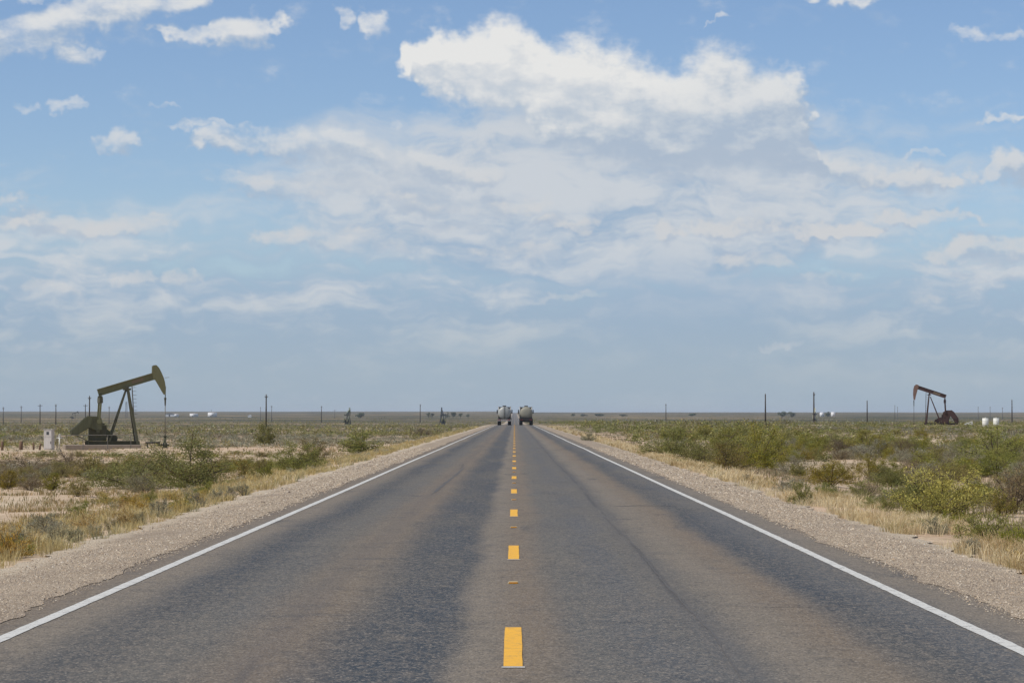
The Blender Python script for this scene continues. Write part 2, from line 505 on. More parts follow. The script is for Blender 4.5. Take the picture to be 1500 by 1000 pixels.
# ---- road
def m_asphalt():
    m, n, b, out = material('worn_asphalt')
    P = n.node('ShaderNodeNewGeometry').outputs['Position']
    p = n.sep(P)
    wob = n.mul(n.sub(n.noise(n.comb(0, n.mul(p[1], 0.05), 0), 1.0, 3, 0.5), 0.5), 0.5)
    wob2 = n.mul(n.sub(n.noise(n.vmath('MULTIPLY', P, (0.9, 0.3, 1)), 1.0, 4, 0.6), 0.5), 0.38)
    x = n.add(n.add(p[0], wob), wob2)
    t = n.ramp(x, -4.0, 4.0, smooth=False)
    k = lambda X: (X + 4.0) / 8.0
    tan, blue, mid, brown = srgb(125, 115, 101), srgb(60, 67, 73), srgb(94, 93, 89), srgb(120, 106, 89)
    c = n.curve(t, [(k(-3.9), brown), (k(-3.3), tan), (k(-2.75), blue), (k(-2.2), mid), (k(-1.55), brown), (k(-0.95), blue), (k(-0.52), blue), (k(-0.26), tan),
                    (k(0.1), brown), (k(0.5), mid), (k(0.95), srgb(86, 88, 89)), (k(1.35), mid), (k(1.8), tan), (k(2.2), brown), (k(2.6), blue), (k(3.1), srgb(86, 88, 89)), (k(3.6), tan), (k(3.95), brown)], 'EASE')
    # patchy bleeding of binder, long in the driving direction
    blot = n.noise(n.vmath('MULTIPLY', P, (0.9, 0.10, 1)), 1.0, 5, 0.6)
    c = n.mix(n.ramp(blot, 0.40, 0.68), c, n.mix(0.4, c, srgb(114, 108, 98)))
    c = n.mix(n.ramp(n.noise(n.vmath('MULTIPLY', P, (1.3, 0.22, 1)), 1.0, 5, 0.6, dist=0.6), 0.55, 0.75, 0.0, 0.75), c, srgb(66, 70, 74))
    # streaks across the lane
    cross = n.noise(n.vmath('MULTIPLY', P, (0.5, 1.1, 1)), 1.0, 4, 0.6)
    c = n.mix(n.ramp(cross, 0.58, 0.74, 0.0, 0.5), c, srgb(70, 73, 76))
    dash = n.noise(n.vmath('MULTIPLY', P, (2.2, 1.6, 1)), 1.0, 6, 0.7)
    c = n.mix(n.ramp(dash, 0.50, 0.70, 0.0, 0.42), c, srgb(68, 70, 72))
    c = n.mix(n.ramp(dash, 0.46, 0.30, 0.0, 0.35), c, srgb(134, 123, 109))
    # stone chips
    cell = n.voro(n.vmath('MULTIPLY', P, (1, .6, 1)), 70.0, out='Color')
    cs = n.sep(cell)
    grain = n.noise(n.vmath('MULTIPLY', P, (1, .35, 1)), 15.0, 5, 0.75)
    c = n.mix(n.ramp(cs[0], 0.70, 0.98, 0.0, 0.55), c, srgb(160, 149, 135))
    c = n.mix(n.ramp(cs[1], 0.62, 0.95, 0.0, 0.5), c, srgb(60, 60, 62))
    c = n.mix(n.ramp(grain, 0.42, 0.68, 0.0, 0.42), c, srgb(136, 125, 112))
    c = n.mix(n.ramp(grain, 0.46, 0.30, 0.0, 0.3), c, srgb(72, 72, 75))
    # lengthwise seams sealed with tar
    for X0, amp, thr in ((1.38, 0.25, 0.42), (-1.62, 0.5, 0.5)):
        wv = n.mul(n.sub(n.noise(n.comb(0, n.mul(p[1], 0.055), X0), 1.0, 5, 0.6), 0.5), amp)
        dd = n.math('ABSOLUTE', n.sub(n.sub(p[0], X0), wv))
        seam = n.mul(n.ramp(dd, 0.05, 0.012), n.ramp(n.noise(n.comb(X0, n.mul(p[1], 0.09), 3), 1.0, 3, 0.6), thr, thr + 0.12, 0.0, 0.45))
        c = n.mix(seam, c, srgb(66, 66, 69))
        soft = n.ramp(dd, 0.22, 0.05, 0.0, 0.25)
        c = n.mix(soft, c, srgb(88, 87, 88))
    # fine cracks across the road
    cr = n.voro(n.vmath('MULTIPLY', n.vmath('ADD', P, n.vmath('SCALE', n.noise(P, 0.8, 3, 0.6, color=True), scale=1.2)), (0.12, 0.07, 1)), 1.0, 'DISTANCE_TO_EDGE', dim='2D')
    c = n.mix(n.ramp(cr, 0.0018, 0.0, 0.0, 0.5), c, srgb(60, 60, 62))
    n.put(b.inputs['Base Color'], c)
    n.put(b.inputs['Roughness'], n.ramp(blot, 0.3, 0.7, 0.68, 0.86))
    b.inputs['Specular IOR Level'].default_value = 0.12
    bp = n.node('ShaderNodeBump'); bp.inputs['Strength'].default_value = 0.7; bp.inputs['Distance'].default_value = 0.006
    n.put(bp.inputs['Height'], n.add(n.voro(P, 62.0), n.mul(grain, 0.8)))
    n.put(b.inputs['Normal'], bp.outputs[0])
    return m

def strip(name, mat, x0, x1, ys, dz, nxs=2, parent=None, zf=road_z, jit0=None, jit1=None, dz1=None, hold=False):
    """a sheet along the road between x0 and x1, dz above the road (dz1 at x1)"""
    ys = np.asarray(ys, float)
    a = np.full(len(ys), x0) if jit0 is None else x0 + jit0
    c = np.full(len(ys), x1) if jit1 is None else x1 + jit1
    t = np.linspace(0, 1, nxs)
    Xs = a[:, None] + (c - a)[:, None] * t
    Ys = np.repeat(ys[:, None], nxs, 1)
    Zs = zf(Ys) + dz + ((dz1 if dz1 is not None else dz) - dz) * (np.clip((t - .25) / .75, 0, 1) if hold else t)[None, :]
    i = np.arange(len(ys) * nxs).reshape(len(ys), nxs)
    f = np.stack([i[:-1, :-1], i[:-1, 1:], i[1:, 1:], i[1:, :-1]], -1).reshape(-1, 4)
    return link_mesh(name, np_mesh(name, np.stack([Xs, Ys, Zs], -1).reshape(-1, 3), f, mat, smooth=True), parent)

road_ys = np.concatenate([[-200, -60, -20], np.arange(0, 600, 4.0), np.geomspace(604, 9000, 120)])
road = strip('road', m_asphalt(), -3.98, 3.98, road_ys, 0.0, nxs=9)
tag(road, 'straight two-lane asphalt road running to the horizon', kind='structure')

def m_marking(name, rgb, worn):
    m, n, b, out = material(name)
    P = n.node('ShaderNodeNewGeometry').outputs['Position']
    w = n.noise(P, 9.0, 6, 0.7)
    f = n.noise(P, 60.0, 3, 0.7)
    c = n.mix(n.ramp(w, 0.45, 0.75, 0.0, 0.35), srgb(*rgb), srgb(*[int(q * 0.82) for q in rgb]))
    c = n.mix(n.ramp(n.add(n.mul(w, 0.6), n.mul(f, 0.5)), 0.57, 0.68, 0.0, worn), c, srgb(118, 112, 104))
    n.put(b.inputs['Base Color'], c)
    b.inputs['Roughness'].default_value = 0.6
    bp = n.node('ShaderNodeBump'); bp.inputs['Strength'].default_value = 0.4; bp.inputs['Distance'].default_value = 0.004
    n.put(bp.inputs['Height'], f); n.put(b.inputs['Normal'], bp.outputs[0])
    return m
M_white = m_marking('white_road_paint', (206, 203, 194), 0.9)
M_yellow = m_marking('yellow_road_paint', (236, 176, 48), 0.4)
M_ghost = m_marking('old_white_paint', (190, 186, 176), 0.9)

rng = np.random.default_rng(5)
line_ys = np.concatenate([np.arange(4, 90, 0.25), np.arange(90, 600, 3.0), np.geomspace(604, 5000, 60)])
def wav(a, s): return np.interp(line_ys, np.arange(0, 5200, s), rng.normal(0, a, len(np.arange(0, 5200, s))))
for xl, xr in ((-3.555, -3.45), (3.24, 3.345)):
    sway = wav(0.010, 14.0)
    o = strip('edge_line', M_white, xl, xr, line_ys, 0.004, parent=road, jit0=sway + rng.normal(0, .0025, len(line_ys)), jit1=sway + rng.normal(0, .0025, len(line_ys)))
for k in range(46):
    y0 = 16.25 + 12.19 * k
    ys = np.linspace(y0, y0 + 3.0, 9)
    strip('lane_dash', M_yellow, -0.068, 0.05, ys, 0.0045, parent=road, jit0=rng.normal(0, .0015, 9), jit1=rng.normal(0, .0015, 9))
    if k < 4:
        strip('old_paint', M_ghost, -0.078, 0.064, [y0 - 0.09, y0 - 0.003], 0.004, parent=road)

# ---- tar poured into cracks
M_tar = paint('old_tar', (92, 89, 86), 0.85, wear=1.0, wear_rgb=(108, 102, 94), scale=5, grime=0.1)
def tar(pts, wd, seed):
    g = np.random.default_rng(seed)
    pts = np.array(pts, float)
    t = np.linspace(0, len(pts) - 1, 60)
    x = np.interp(t, range(len(pts)), pts[:, 0]); y = np.interp(t, range(len(pts)), pts[:, 1])
    j = np.cumsum(g.normal(0, .0045, 60)); j -= np.linspace(j[0], j[-1], 60)
    dx, dy = np.gradient(x), np.gradient(y); L = np.hypot(dx, dy) + 1e-6
    nx, ny = -dy / L, dx / L
    x = x + nx * j; y = y + ny * j
    w = wd * np.clip(g.normal(1, .4, 60), .25, 2) * np.minimum(1, np.minimum(np.arange(60), 59 - np.arange(60)) / 6 + .15)
    A = np.stack([x + nx * w, y + ny * w, np.full(60, .0028)], -1); B = np.stack([x - nx * w, y - ny * w, np.full(60, .0028)], -1)
    V = np.concatenate([A, B]); i = np.arange(59)
    link_mesh('tar_seam', np_mesh('tar_seam', V, np.stack([i, i + 1, i + 61, i + 60], -1), M_tar), road)
for k, (pts, wd) in enumerate((([(1.30, 15), (1.38, 19), (1.36, 24), (1.42, 30)], .008), ([(1.42, 30.5), (1.38, 38), (1.45, 47)], .009), ([(1.44, 49), (1.5, 60), (1.46, 80)], .012),
        ([(-1.62, 52), (-1.55, 66), (-1.5, 80)], .03),
        ([(1.72, 45.2), (2.1, 45.6), (2.75, 45.3)], .05), ([(.28, 24.4), (.62, 24.5), (1.0, 24.4)], .008), ([(1.6, 21.5), (2.2, 21.3), (3.0, 21.6)], .008),
        ([(-3.1, 31), (-2.2, 31.4), (-1.7, 31.1)], .010), ([(.9, 62), (1.5, 62.5), (2.4, 62.2)], .03))):
    tar(pts, wd, 40 + k)

# ---- gravel shoulders
def m_gravel_bed():
    m, n, b, out = material('gravel_bed')
    P = n.node('ShaderNodeNewGeometry').outputs['Position']
    cell = n.sep(n.voro(P, 44.0, out='Color'))
    dist = n.voro(P, 44.0)
    big = n.noise(P, 0.7, 5, 0.6)
    fine = n.noise(P, 14.0, 4, 0.7)
    c = n.mix(n.ramp(big, 0.35, 0.65), srgb(158, 141, 121), srgb(180, 162, 139))
    c = n.mix(n.ramp(cell[0], 0.55, 1.0, 0.0, 0.5), c, srgb(196, 184, 168))
    c = n.mix(n.ramp(cell[1], 0.6, 1.0, 0.0, 0.6), c, srgb(112, 100, 90))
    c = n.mix(n.ramp(fine, 0.5, 0.7, 0.0, 0.5), c, srgb(128, 115, 102))
    # pale fine dirt towards the outer edge
    ax = n.math('ABSOLUTE', n.sep(P)[0])
    c = n.mix(n.ramp(n.add(ax, n.mul(n.sub(big, 0.5), 0.8)), 4.85, 5.2, 0.0, 0.7), c, srgb(203, 187, 163))
    n.put(b.inputs['Base Color'], c)
    b.inputs['Roughness'].default_value = 0.95
    b.inputs['Specular IOR Level'].default_value = 0.1
    bp = n.node('ShaderNodeBump'); bp.inputs['Strength'].default_value = 1.0; bp.inputs['Distance'].default_value = 0.02
    n.put(bp.inputs['Height'], n.sub(n.mul(fine, 0.5), dist)); n.put(b.inputs['Normal'], bp.outputs[0])
    return m
M_bed = m_gravel_bed()
sh_ys = np.concatenate([np.arange(6, 70, 0.12), np.arange(70, 200, 0.6), np.arange(200, 600, 3.0), np.geomspace(604, 5000, 60)])
def rag(a, s, yy):
    g = np.arange(0, 5300, s)
    return np.interp(yy, g, rng.normal(0, a, len(g)))
INNER = {}
for sgn, xi, xo in ((-1, 3.84, 5.42), (1, 3.78, 5.24)):
    ji = rag(0.06, 1.7, sh_ys) + rag(0.03, 0.25, sh_ys)
    jo = rag(0.10, 1.5, sh_ys) + rag(0.06, 0.4, sh_ys)
    INNER[sgn] = (xi, ji)
    o = strip('shoulder', M_bed, sgn * xi, sgn * xo, sh_ys, 0.005, nxs=9, hold=True, jit0=sgn * ji, jit1=sgn * jo, dz1=-0.075)
    tag(o, 'pale gravel shoulder along the %s edge of the road' % ('left' if sgn < 0 else 'right'), kind='structure')

def m_stones():
    m, n, b, out = material('gravel_stones')
    a = n.node('ShaderNodeVertexColor', layer_name='tone').outputs[0]
    n.put(b.inputs['Base Color'], a)
    b.inputs['Roughness'].default_value = 0.9
    return m
M_stone = m_stones()
def build_gravel(sgn, xi, xo):
    octv = np.array([[1, 0, 0], [-1, 0, 0], [0, 1, 0], [0, -1, 0], [0, 0, 1], [0, 0, -.6]], float)
    octf = np.array([[0, 2, 4], [2, 1, 4], [1, 3, 4], [3, 0, 4]])
    P, S = [], []
    for y0, y1, dens, size in ((18, 27, 1300, .0050), (27, 36, 1000, .0064), (36, 52, 520, .0085), (52, 80, 200, .012), (80, 130, 60, .017)):
        n = int((xo - xi) * (y1 - y0) * dens)
        t = rng.random(n)
        x = xi - 0.12 + (xo - xi + 0.12) * t
        y = y0 + (y1 - y0) * rng.random(n)
        keep = rng.random(n) < np.clip((x - xi + 0.14) / 0.22, 0.05, 1) * np.clip((xo - x) / 0.5, 0.18, 1)
        P.append(np.stack([x, y], -1)[keep]); S.append(np.clip(rng.lognormal(-.16, .40, keep.sum()), .4, 2.8) * size)
    P = np.concatenate(P); S = np.concatenate(S)
    n = len(P)
    z = 0.005 - 0.08 * np.clip(((P[:, 0] - xi) / (xo - xi) - .25) / .75, 0, 1)
    z = np.where(P[:, 0] < xi, 0.002, z)
    rot = rng.random(n) * 6.283
    sc = S[:, None] * (0.7 + 0.7 * rng.random((n, 3))) * np.array([1, 1, .75])
    v = octv[None] * sc[:, None, :] * (0.75 + 0.5 * rng.random((n, 6, 1)))
    c, s = np.cos(rot)[:, None], np.sin(rot)[:, None]
    v = np.stack([v[..., 0] * c - v[..., 1] * s, v[..., 0] * s + v[..., 1] * c, v[..., 2]], -1)
    v += np.stack([sgn * P[:, 0], P[:, 1], z + S * .25], -1)[:, None]
    f = octf[None] + (np.arange(n) * 6)[:, None, None]
    pal = np.array([srgb(*q)[:3] for q in ((192, 175, 152), (174, 157, 135), (148, 132, 113), (208, 195, 175), (114, 101, 88), (180, 157, 131))])
    col = pal[rng.choice(6, n, p=[.28, .28, .16, .1, .08, .1])] * (0.85 + .3 * rng.random((n, 1)))
    me = np_mesh('gravel', v.reshape(-1, 3), f.reshape(-1, 3), M_stone, np.repeat(col, 6, 0))
    tag(link_mesh('gravel', me), 'loose pale gravel lying on the %s shoulder' % ('left' if sgn < 0 else 'right'), 'gravel', kind='stuff')
build_gravel(-1, 3.84, 5.42)
build_gravel(1, 3.78, 5.24)

# ---- raised road studs between the dashes
M_amber = paint('amber_lens', (226, 150, 40), 0.35, wear=0.1, grime=0.1)
M_stud = paint('stud_body', (196, 176, 132), 0.6, wear=0.3)
for k in range(36):
    y0 = 24.35 + 12.19 * k
    r = empty('road_stud', (-0.01, y0, float(road_z(y0)) + 0.0005))
    MB().prism([(-.052, 0), (.052, 0), (.04, .017), (-.04, .017)], -.05, .05).build('stud_body', M_stud, r)
    for sy in (-1, 1):
        me = MB(); me.bar((-.038, sy * .0515, .0088), (.038, sy * .0515, .0088), .003, .012); me.build('lens', M_amber, r)
    tag(r, 'amber reflective road stud, %s along the centre line' % ('nearest the camera', 'second from the camera', 'third from the camera', 'fourth from the camera', 'fifth from the camera', 'sixth from the camera', 'seventh from the camera', 'eighth from the camera')[k] if k < 8 else
        'tiny amber road stud far up the centre line, past the eighth one', 'road stud', 'road studs along the centre line')

# ------------------------------------------------------------------ pumpjacks
M_olive = paint('olive_drab_paint', (112, 111, 78), 0.6, wear=0.45, wear_rgb=(120, 100, 74), scale=1.3, grime=0.3)
M_olive_dk = paint('dark_olive_paint', (76, 75, 55), 0.6, wear=0.5, wear_rgb=(98, 82, 62), scale=1.6, grime=0.35)
M_rust = paint('rusty_brown_paint', (74, 52, 46), 0.75, wear=0.6, wear_rgb=(100, 62, 46), scale=1.4, grime=0.4)
M_rust_dk = paint('dark_rust', (56, 40, 37), 0.8, wear=0.6, wear_rgb=(84, 54, 42), scale=1.8, grime=0.4)
M_rust_lt = paint('sun_faded_rust', (122, 96, 84), 0.8, wear=0.5, wear_rgb=(108, 72, 54), scale=1.8, grime=0.3)
M_pad = paint('weathered_concrete', (150, 136, 120), 0.9, wear=0.5, wear_rgb=(122, 104, 86), scale=1.1, grime=0.3)
M_steel = paint('dull_steel', (112, 108, 100), 0.5, metal=0.3, wear=0.4, scale=3)
M_dark = paint('black_grease', (44, 42, 40), 0.6, wear=0.3, scale=4)
M_mark = paint('faded_pink_lettering_paint', (128, 112, 90), 0.8, wear=1.0, wear_rgb=(94, 94, 66), scale=6, grime=0.3)

def mix_pt(a, b, t): return (a[0] + (b[0] - a[0]) * t, a[1] + (b[1] - a[1]) * t)

def pumpjack(spec, mats, loc, yaw):
    """spec lists the side view in photo pixels; s pixels to the metre; local x across, z up, y depth"""
    body, dark, pad, rod = mats['body'], mats['dark'], mats['pad'], mats['rod']
    s, x0, zb = spec['s'], spec['x0'], spec['base']
    cy = math.cos(yaw)
    L = lambda p: ((p[0] - x0) / s / cy, (zb - p[1]) / s)       # pixel -> local (x, z)
    at = lambda p, y: (L(p)[0], y, L(p)[1])
    root = empty('pumpjack', loc, yaw)
    # walking beam: an I-section
    a, b = L(spec['beam'][0]), L(spec['beam'][1])
    d = Vector((b[0] - a[0], 0, b[1] - a[1])); ln = d.length; d.normalize()
    up = Vector((-d.z, 0, d.x))
    if up.z < 0: up = -up
    t = spec['beam_t'] / s
    A, B = Vector((a[0], 0, a[1])), Vector((b[0], 0, b[1]))
    m = MB()
    m.bar(A, B, .09, t - .06, up)
    m.bar(A + up * (t / 2 - .03), B + up * (t / 2 - .03), .30, .055, up)
    m.bar(A - up * (t / 2 - .03), B - up * (t / 2 - .03), .30, .055, up)
    for k in range(7):
        q = A + d * (ln * (k + .5) / 7)
        m.bar(q - up * (t / 2 - .06), q + up * (t / 2 - .06), .035, .26, d)
    beam = m.build('walking_beam', body, root)
    f0, f1 = spec['mark']
    mk = MB(); mk.bar(A + d * ln * f0 + Vector((0, -.0475, 0)) + up * .02, A + d * ln * f1 + Vector((0, -.0475, 0)) + up * .02, .004, t * .42, up)
    o = mk.build('faded_mark', M_mark, beam); o['label'] = 'patch of faded pinkish lettering'
    # horse head: two cheek plates, curved face between them
    poly = [L(p) for p in spec['head']]
    m = MB(); m.prism(poly, -.19, -.15); m.prism(poly, .15, .19)
    cx = sum(p[0] for p in poly) / len(poly); cz = sum(p[1] for p in poly) / len(poly)
    m.prism([(cx + (p[0] - cx) * .97, cz + (p[1] - cz) * .985) for p in poly], -.15, .15)
    m.build('horse_head', mats['head'], root)
    # bridle cables, carrier bar, polished rod, wellhead
    h0, h1, h2, h3 = spec['rod']
    x = L(h0)[0]
    m = MB()
    for yy in (-.11, .11): m.tube([(x + .02, yy, L(h0)[1]), (x, yy, L(h1)[1])], .022, 6)
    m.build('bridle', dark, root)
    m = MB(); m.box(x - .07, x + .07, -.18, .18, L(h1)[1] - .10, L(h1)[1] + .04, .01); m.tube([(x, 0, L(h1)[1] - .10), (x, 0, L(h1)[1] - spec['clamp'])], [.075, .045], 8)
    m.build('carrier_bar', dark, root)
    m = MB(); m.tube([(x, 0, L(h1)[1] - spec['clamp']), (x, 0, L(h2)[1])], .03, 8); m.build('polished_rod', rod, root)
    m = MB()
    z1, z0 = L(h2)[1], L(h3)[1]
    m.tube([(x, 0, z0), (x, 0, z0 + (z1 - z0) * .45), (x, 0, z0 + (z1 - z0) * .46), (x, 0, z1)], [.17, .17, .10, .10], 10)
    m.tube([(x, 0, z0 + .05), (x, 0, z0 + .12)], .26, 12)
    m.tube([(x, 0, z1 - .06), (x, 0, z1)], .15, 10)
    m.tube([(x - .55, .0, z0 + (z1 - z0) * .3), (x + .3, .0, z0 + (z1 - z0) * .3)], .055, 8)
    m.build('wellhead', dark, root)
    if spec.get('spur'):
        p, q = spec['spur']; m = MB(); m.tube([at(p, -.2), at(q, -.24)], .018, 6); m.build('spur_rod', rod, root)
    # samson post: four legs, cross bracing, saddle
    ptop = spec['pivot']
    px, pz = L(ptop)
    m = MB(); m.box(px - .28, px + .28, -.3, .3, pz - .12, pz + .03, .02); m.tube([(px, -.3, pz + .08), (px, .3, pz + .08)], .12, 12)
    m.build('saddle_bearing', dark, root)
    fl = spec['front_leg']
    for sy in (-1, 1):
        top = (L(fl[0])[0], sy * .17, pz - .1); bot = (L(fl[1])[0], sy * spec['spread'], L(fl[1])[1])
        m = MB(); m.bar(top, bot, spec['leg_w'], .16, (1, 0, 0)); m.build('post_leg', dark if mats.get('leg') is None else mats['leg'], root)
        rl = spec['rear_leg']
        m = MB(); m.bar((L(rl[0])[0], sy * .14, L(rl[0])[1]), (L(rl[1])[0], sy * spec['spread'] * .8, L(rl[1])[1]), spec['leg_w'] * .62, .12, (1, 0, 0)); m.build('rear_strut', dark if mats.get('leg') is None else mats['leg'], root)
    ftop = Vector((L(fl[0])[0], 0, pz - .1)); fbot = Vector((L(fl[1])[0], 0, L(fl[1])[1]))
    for tt in (.3, .55, .8):
        c = ftop.lerp(fbot, tt); w = .17 + (spec['spread'] - .17) * tt
        m = MB(); m.bar(c + Vector((0, -w, 0)), c + Vector((0, w, 0)), .08, .08); m.build('cross_brace', dark, root)
    # ladder up the post
    m = MB()
    la, lb = spec['ladder']
    ya = spec['spread'] * .45
    for sy in (-.19, .19):
        m.tube([(L(la)[0], ya + sy, L(la)[1]), (L(lb)[0], ya + sy, L(lb)[1])], .022, 5)
    for k in range(17):
        q = mix_pt(L(la), L(lb), (k + .5) / 17)
        m.tube([(q[0], ya - .19, q[1]), (q[0], ya + .19, q[1])], .015, 5)
    for k in range(9):   # safety hoops
        q = mix_pt(L(la), L(lb), (k + .2) / 9 * .6)
        m.tube([(q[0], ya - .19, q[1]), (q[0] + .22, ya - .16, q[1]), (q[0] + .30, ya, q[1]), (q[0] + .22, ya + .16, q[1]), (q[0], ya + .19, q[1])], .012, 4)
    m.build('ladder', rod, root)
    # equaliser and the two pitman arms
    e = spec['equal']
    ex, ez = L(e)
    m = MB(); m.bar((ex, 0, ez + .22), (ex, 0, ez), .16, .22, (1, 0, 0)); m.box(ex - .17, ex + .17, -.24, .24, ez - .10, ez + .02, .02); m.build('tail_bearing', dark, root)
    m = MB(); m.box(ex - .13, ex + .13, -.92, .92, ez - .50, ez - .10, .02); m.build('equalizer', dark, root)
    pin = L(spec['pin'])
    for sy in (-1, 1):
        m = MB(); m.bar((ex, sy * .84, ez - .3), (pin[0], sy * .80, pin[1]), .15, .13, (1, 0, 0)); m.tube([(pin[0], sy * .72, pin[1]), (pin[0], sy * .9, pin[1])], .17, 10)
        m.build('pitman_arm', body, root)
    # cranks with counterweights
    cp = [L(p) for p in spec['crank']]
    wp = [L(p) for p in spec['weight']]
    for sy in (-1, 1):
        m = MB(); m.prism(cp, sy * .52, sy * .68); k = m.build('crank', mats.get('weight', body), root)
        m = MB(); m.prism(wp, sy * .40, sy * .70); m.prism([(sum(p[0] for p in wp) / len(wp) + (p[0] - sum(q[0] for q in wp) / len(wp)) * .8, sum(p[1] for p in wp) / len(wp) + (p[1] - sum(q[1] for q in wp) / len(wp)) * .8) for p in wp], sy * .70, sy * .74)
        m.build('counterweight', mats.get('weight', body), k)
    # gear box, motor, belt guard, skid, pad
    g = spec['gear']
    (gx0, gz1), (gx1, gz0) = L(g[0]), L(g[1])
    m = MB(); m.box(gx0, gx1, -.45, .45, gz0, gz1, .05); m.box(gx0 + .15, gx1 - .15, -.38, .38, gz1, gz1 + .12, .03)
    m.tube([((gx0 + gx1) / 2, -.72, gz0 + (gz1 - gz0) * .62), ((gx0 + gx1) / 2, .72, gz0 + (gz1 - gz0) * .62)], .14, 12)
    m.build('gear_box', dark, root)
    mo = spec['motor']
    (mx0, mz1), (mx1, mz0) = L(mo[0]), L(mo[1])
    m = MB(); m.tube([((mx0 + mx1) / 2, -.3, (mz0 + mz1) / 2), ((mx0 + mx1) / 2, .3, (mz0 + mz1) / 2)], abs(mz1 - mz0) * .48, 14); m.box(mx0, mx1, -.32, .32, mz0, mz0 + .1, .01)
    m.build('motor', dark, root)
    m = MB()
    gz = gz0 + (gz1 - gz0) * .5; gxm = gx1 if abs(mx0 - gx1) < abs(mx0 - gx0) else gx0
    m.prism([(gxm, gz + .35), ((mx0 + mx1) / 2, mz1 + .06), ((mx0 + mx1) / 2, mz0 + .1), (gxm, gz - .25)], .47, .60); m.build('belt_guard', body, root)
    k0, k1 = spec['skid']
    (sx0, sz1), (sx1, sz0) = L(k0), L(k1)
    m = MB()
    for sy in (-1, 1):
        m.box(sx0, sx1, sy * .62 - .11, sy * .62 + .11, sz0, sz0 + .05); m.box(sx0, sx1, sy * .62 - .11, sy * .62 + .11, sz1 - .05, sz1); m.box(sx0, sx1, sy * .62 - .03, sy * .62 + .03, sz0 + .05, sz1 - .05)
    for k in range(5):
        xx = sx0 + (sx1 - sx0) * (k + .5) / 5
        m.box(xx - .07, xx + .07, -.505, .505, sz0 + .06, sz1 - .06)
    m.build('skid', dark, root)
    for (p, q, y) in spec['rails']:
        m = MB(); m.tube([at(p, y), at(q, y)], .035, 6); m.build('guard_rail', dark, root)
    c0, c1 = spec['pad']
    (cx0, cz1), (cx1, cz0) = L(c0), L(c1)
    m = MB(); m.box(cx0, cx1, -1.25, 1.25, cz0 - .25, cz1, .03); m.build('concrete_pad', pad, root)
    return root

JL = dict(s=19.5, x0=186.0, base=657.0, beam=((145, 575.2), (225, 550.3)), beam_t=10.6, mark=(.60, .80),
    head=[(221.5, 536), (224, 534.6), (227.3, 534.4), (231, 538.2), (234.8, 545.8), (237.6, 552.5), (239.6, 559.5), (240.6, 567), (240.6, 577.4), (238.4, 577.6), (235, 572), (230.5, 563.8), (226.3, 556.6), (222.6, 555), (221.2, 546)],
    rod=((240.3, 566), (240.3, 583), (240.3, 638), (240.3, 657)), clamp=.55, spur=((239, 553.2), (245.5, 552.2)),
    pivot=(186, 569), front_leg=((187.3, 569), (200.3, 651)), rear_leg=((184.5, 571), (160.5, 646)), leg_w=.27, spread=.85, ladder=((193.8, 566), (199, 650)),
    equal=(148.2, 580.5), pin=(146, 617), crank=[(141, 609.5), (148.5, 611.5), (151, 620), (150, 629), (142, 630), (131, 625.5), (112, 637.5), (107.6, 636), (107, 631), (128, 611)],
    weight=[(131, 609), (140, 610), (135.5, 624.5), (113, 637.8), (108, 637), (106.6, 630.5)], gear=((132, 622), (157, 645)), motor=((161.5, 636), (173, 647.5)),
    skid=((128, 645.5), (203, 651)), rails=[((107, 635.5), (131, 637), -.75), ((114, 637), (132, 646.5), -.75), ((131, 637), (131, 651), -.75)], pad=((97.5, 651), (204, 657)))
x, y = px_ray(186, 200.0), 200.0
M_olive_md = paint('mid_olive_paint_with_grease', (92, 92, 66), 0.6, wear=0.6, wear_rgb=(60, 56, 44), scale=1.1, grime=0.5)  # darker olive for the cranks and counterweights, blotched with grease
matsL = dict(weight=M_olive_md, body=M_olive, dark=M_olive_dk, pad=M_pad, rod=M_steel, head=M_olive)
zL = EYE - (657 - VY) / F * y
jackL = pumpjack(JL, matsL, (x, y, zL), R(14))
tag(jackL, 'olive green pumpjack on a concrete pad left of the road, head raised', 'pumpjack')

JR = dict(s=9.07, x0=1361.0, base=622.0, beam=((1384.6, 580.8), (1343.5, 566.6)), beam_t=5.6, mark=(.20, .43),
    head=[(1342.5, 562.8), (1345.8, 563.6), (1346.2, 567), (1344.4, 571), (1342.2, 579), (1340.9, 585.6), (1338.9, 585.6), (1338.2, 577), (1338.6, 569.5), (1340, 565)],
    rod=((1339.2, 575), (1339.2, 587), (1339.2, 620), (1339.2, 626)), clamp=.85,
    pivot=(1361.3, 577.5), front_leg=((1360.8, 577.5), (1356.3, 622)), rear_leg=((1362.5, 581), (1377, 619)), leg_w=.32, spread=.95, ladder=((1356.2, 575), (1354.8, 621)),
    equal=(1383, 585.5), pin=(1384, 604), crank=[(1380.5, 603.5), (1386, 600.8), (1392.5, 600.6), (1395.5, 603.5), (1391, 607.5), (1389, 612), (1388, 618), (1380, 620.5), (1377.5, 618), (1381.5, 611)],
    weight=[(1391.5, 600.5), (1395.5, 603), (1401.8, 612.5), (1402, 619), (1398, 620.5), (1395, 614), (1390, 608)], gear=((1378.5, 607), (1388.5, 620)), motor=((1368.5, 613.5), (1374.5, 620.5)),
    skid=((1354, 619.2), (1401, 622)), rails=[((1388, 612.5), (1400, 613.5), -.75), ((1388, 619), (1399, 613.5), -.75)], pad=((1353, 621.9), (1402, 623.2)))
y = 430.0; x = px_ray(1361, y)
matsR = dict(body=M_rust, dark=M_rust_dk, pad=M_pad, rod=M_rust_dk, head=M_rust_lt, leg=M_rust)
jackR = pumpjack(JR, matsR, (x, y, EYE - (622 - VY) / F * y), R(-13))
tag(jackR, 'rusty brown pumpjack right of the road, head tilted up to the left', 'pumpjack')

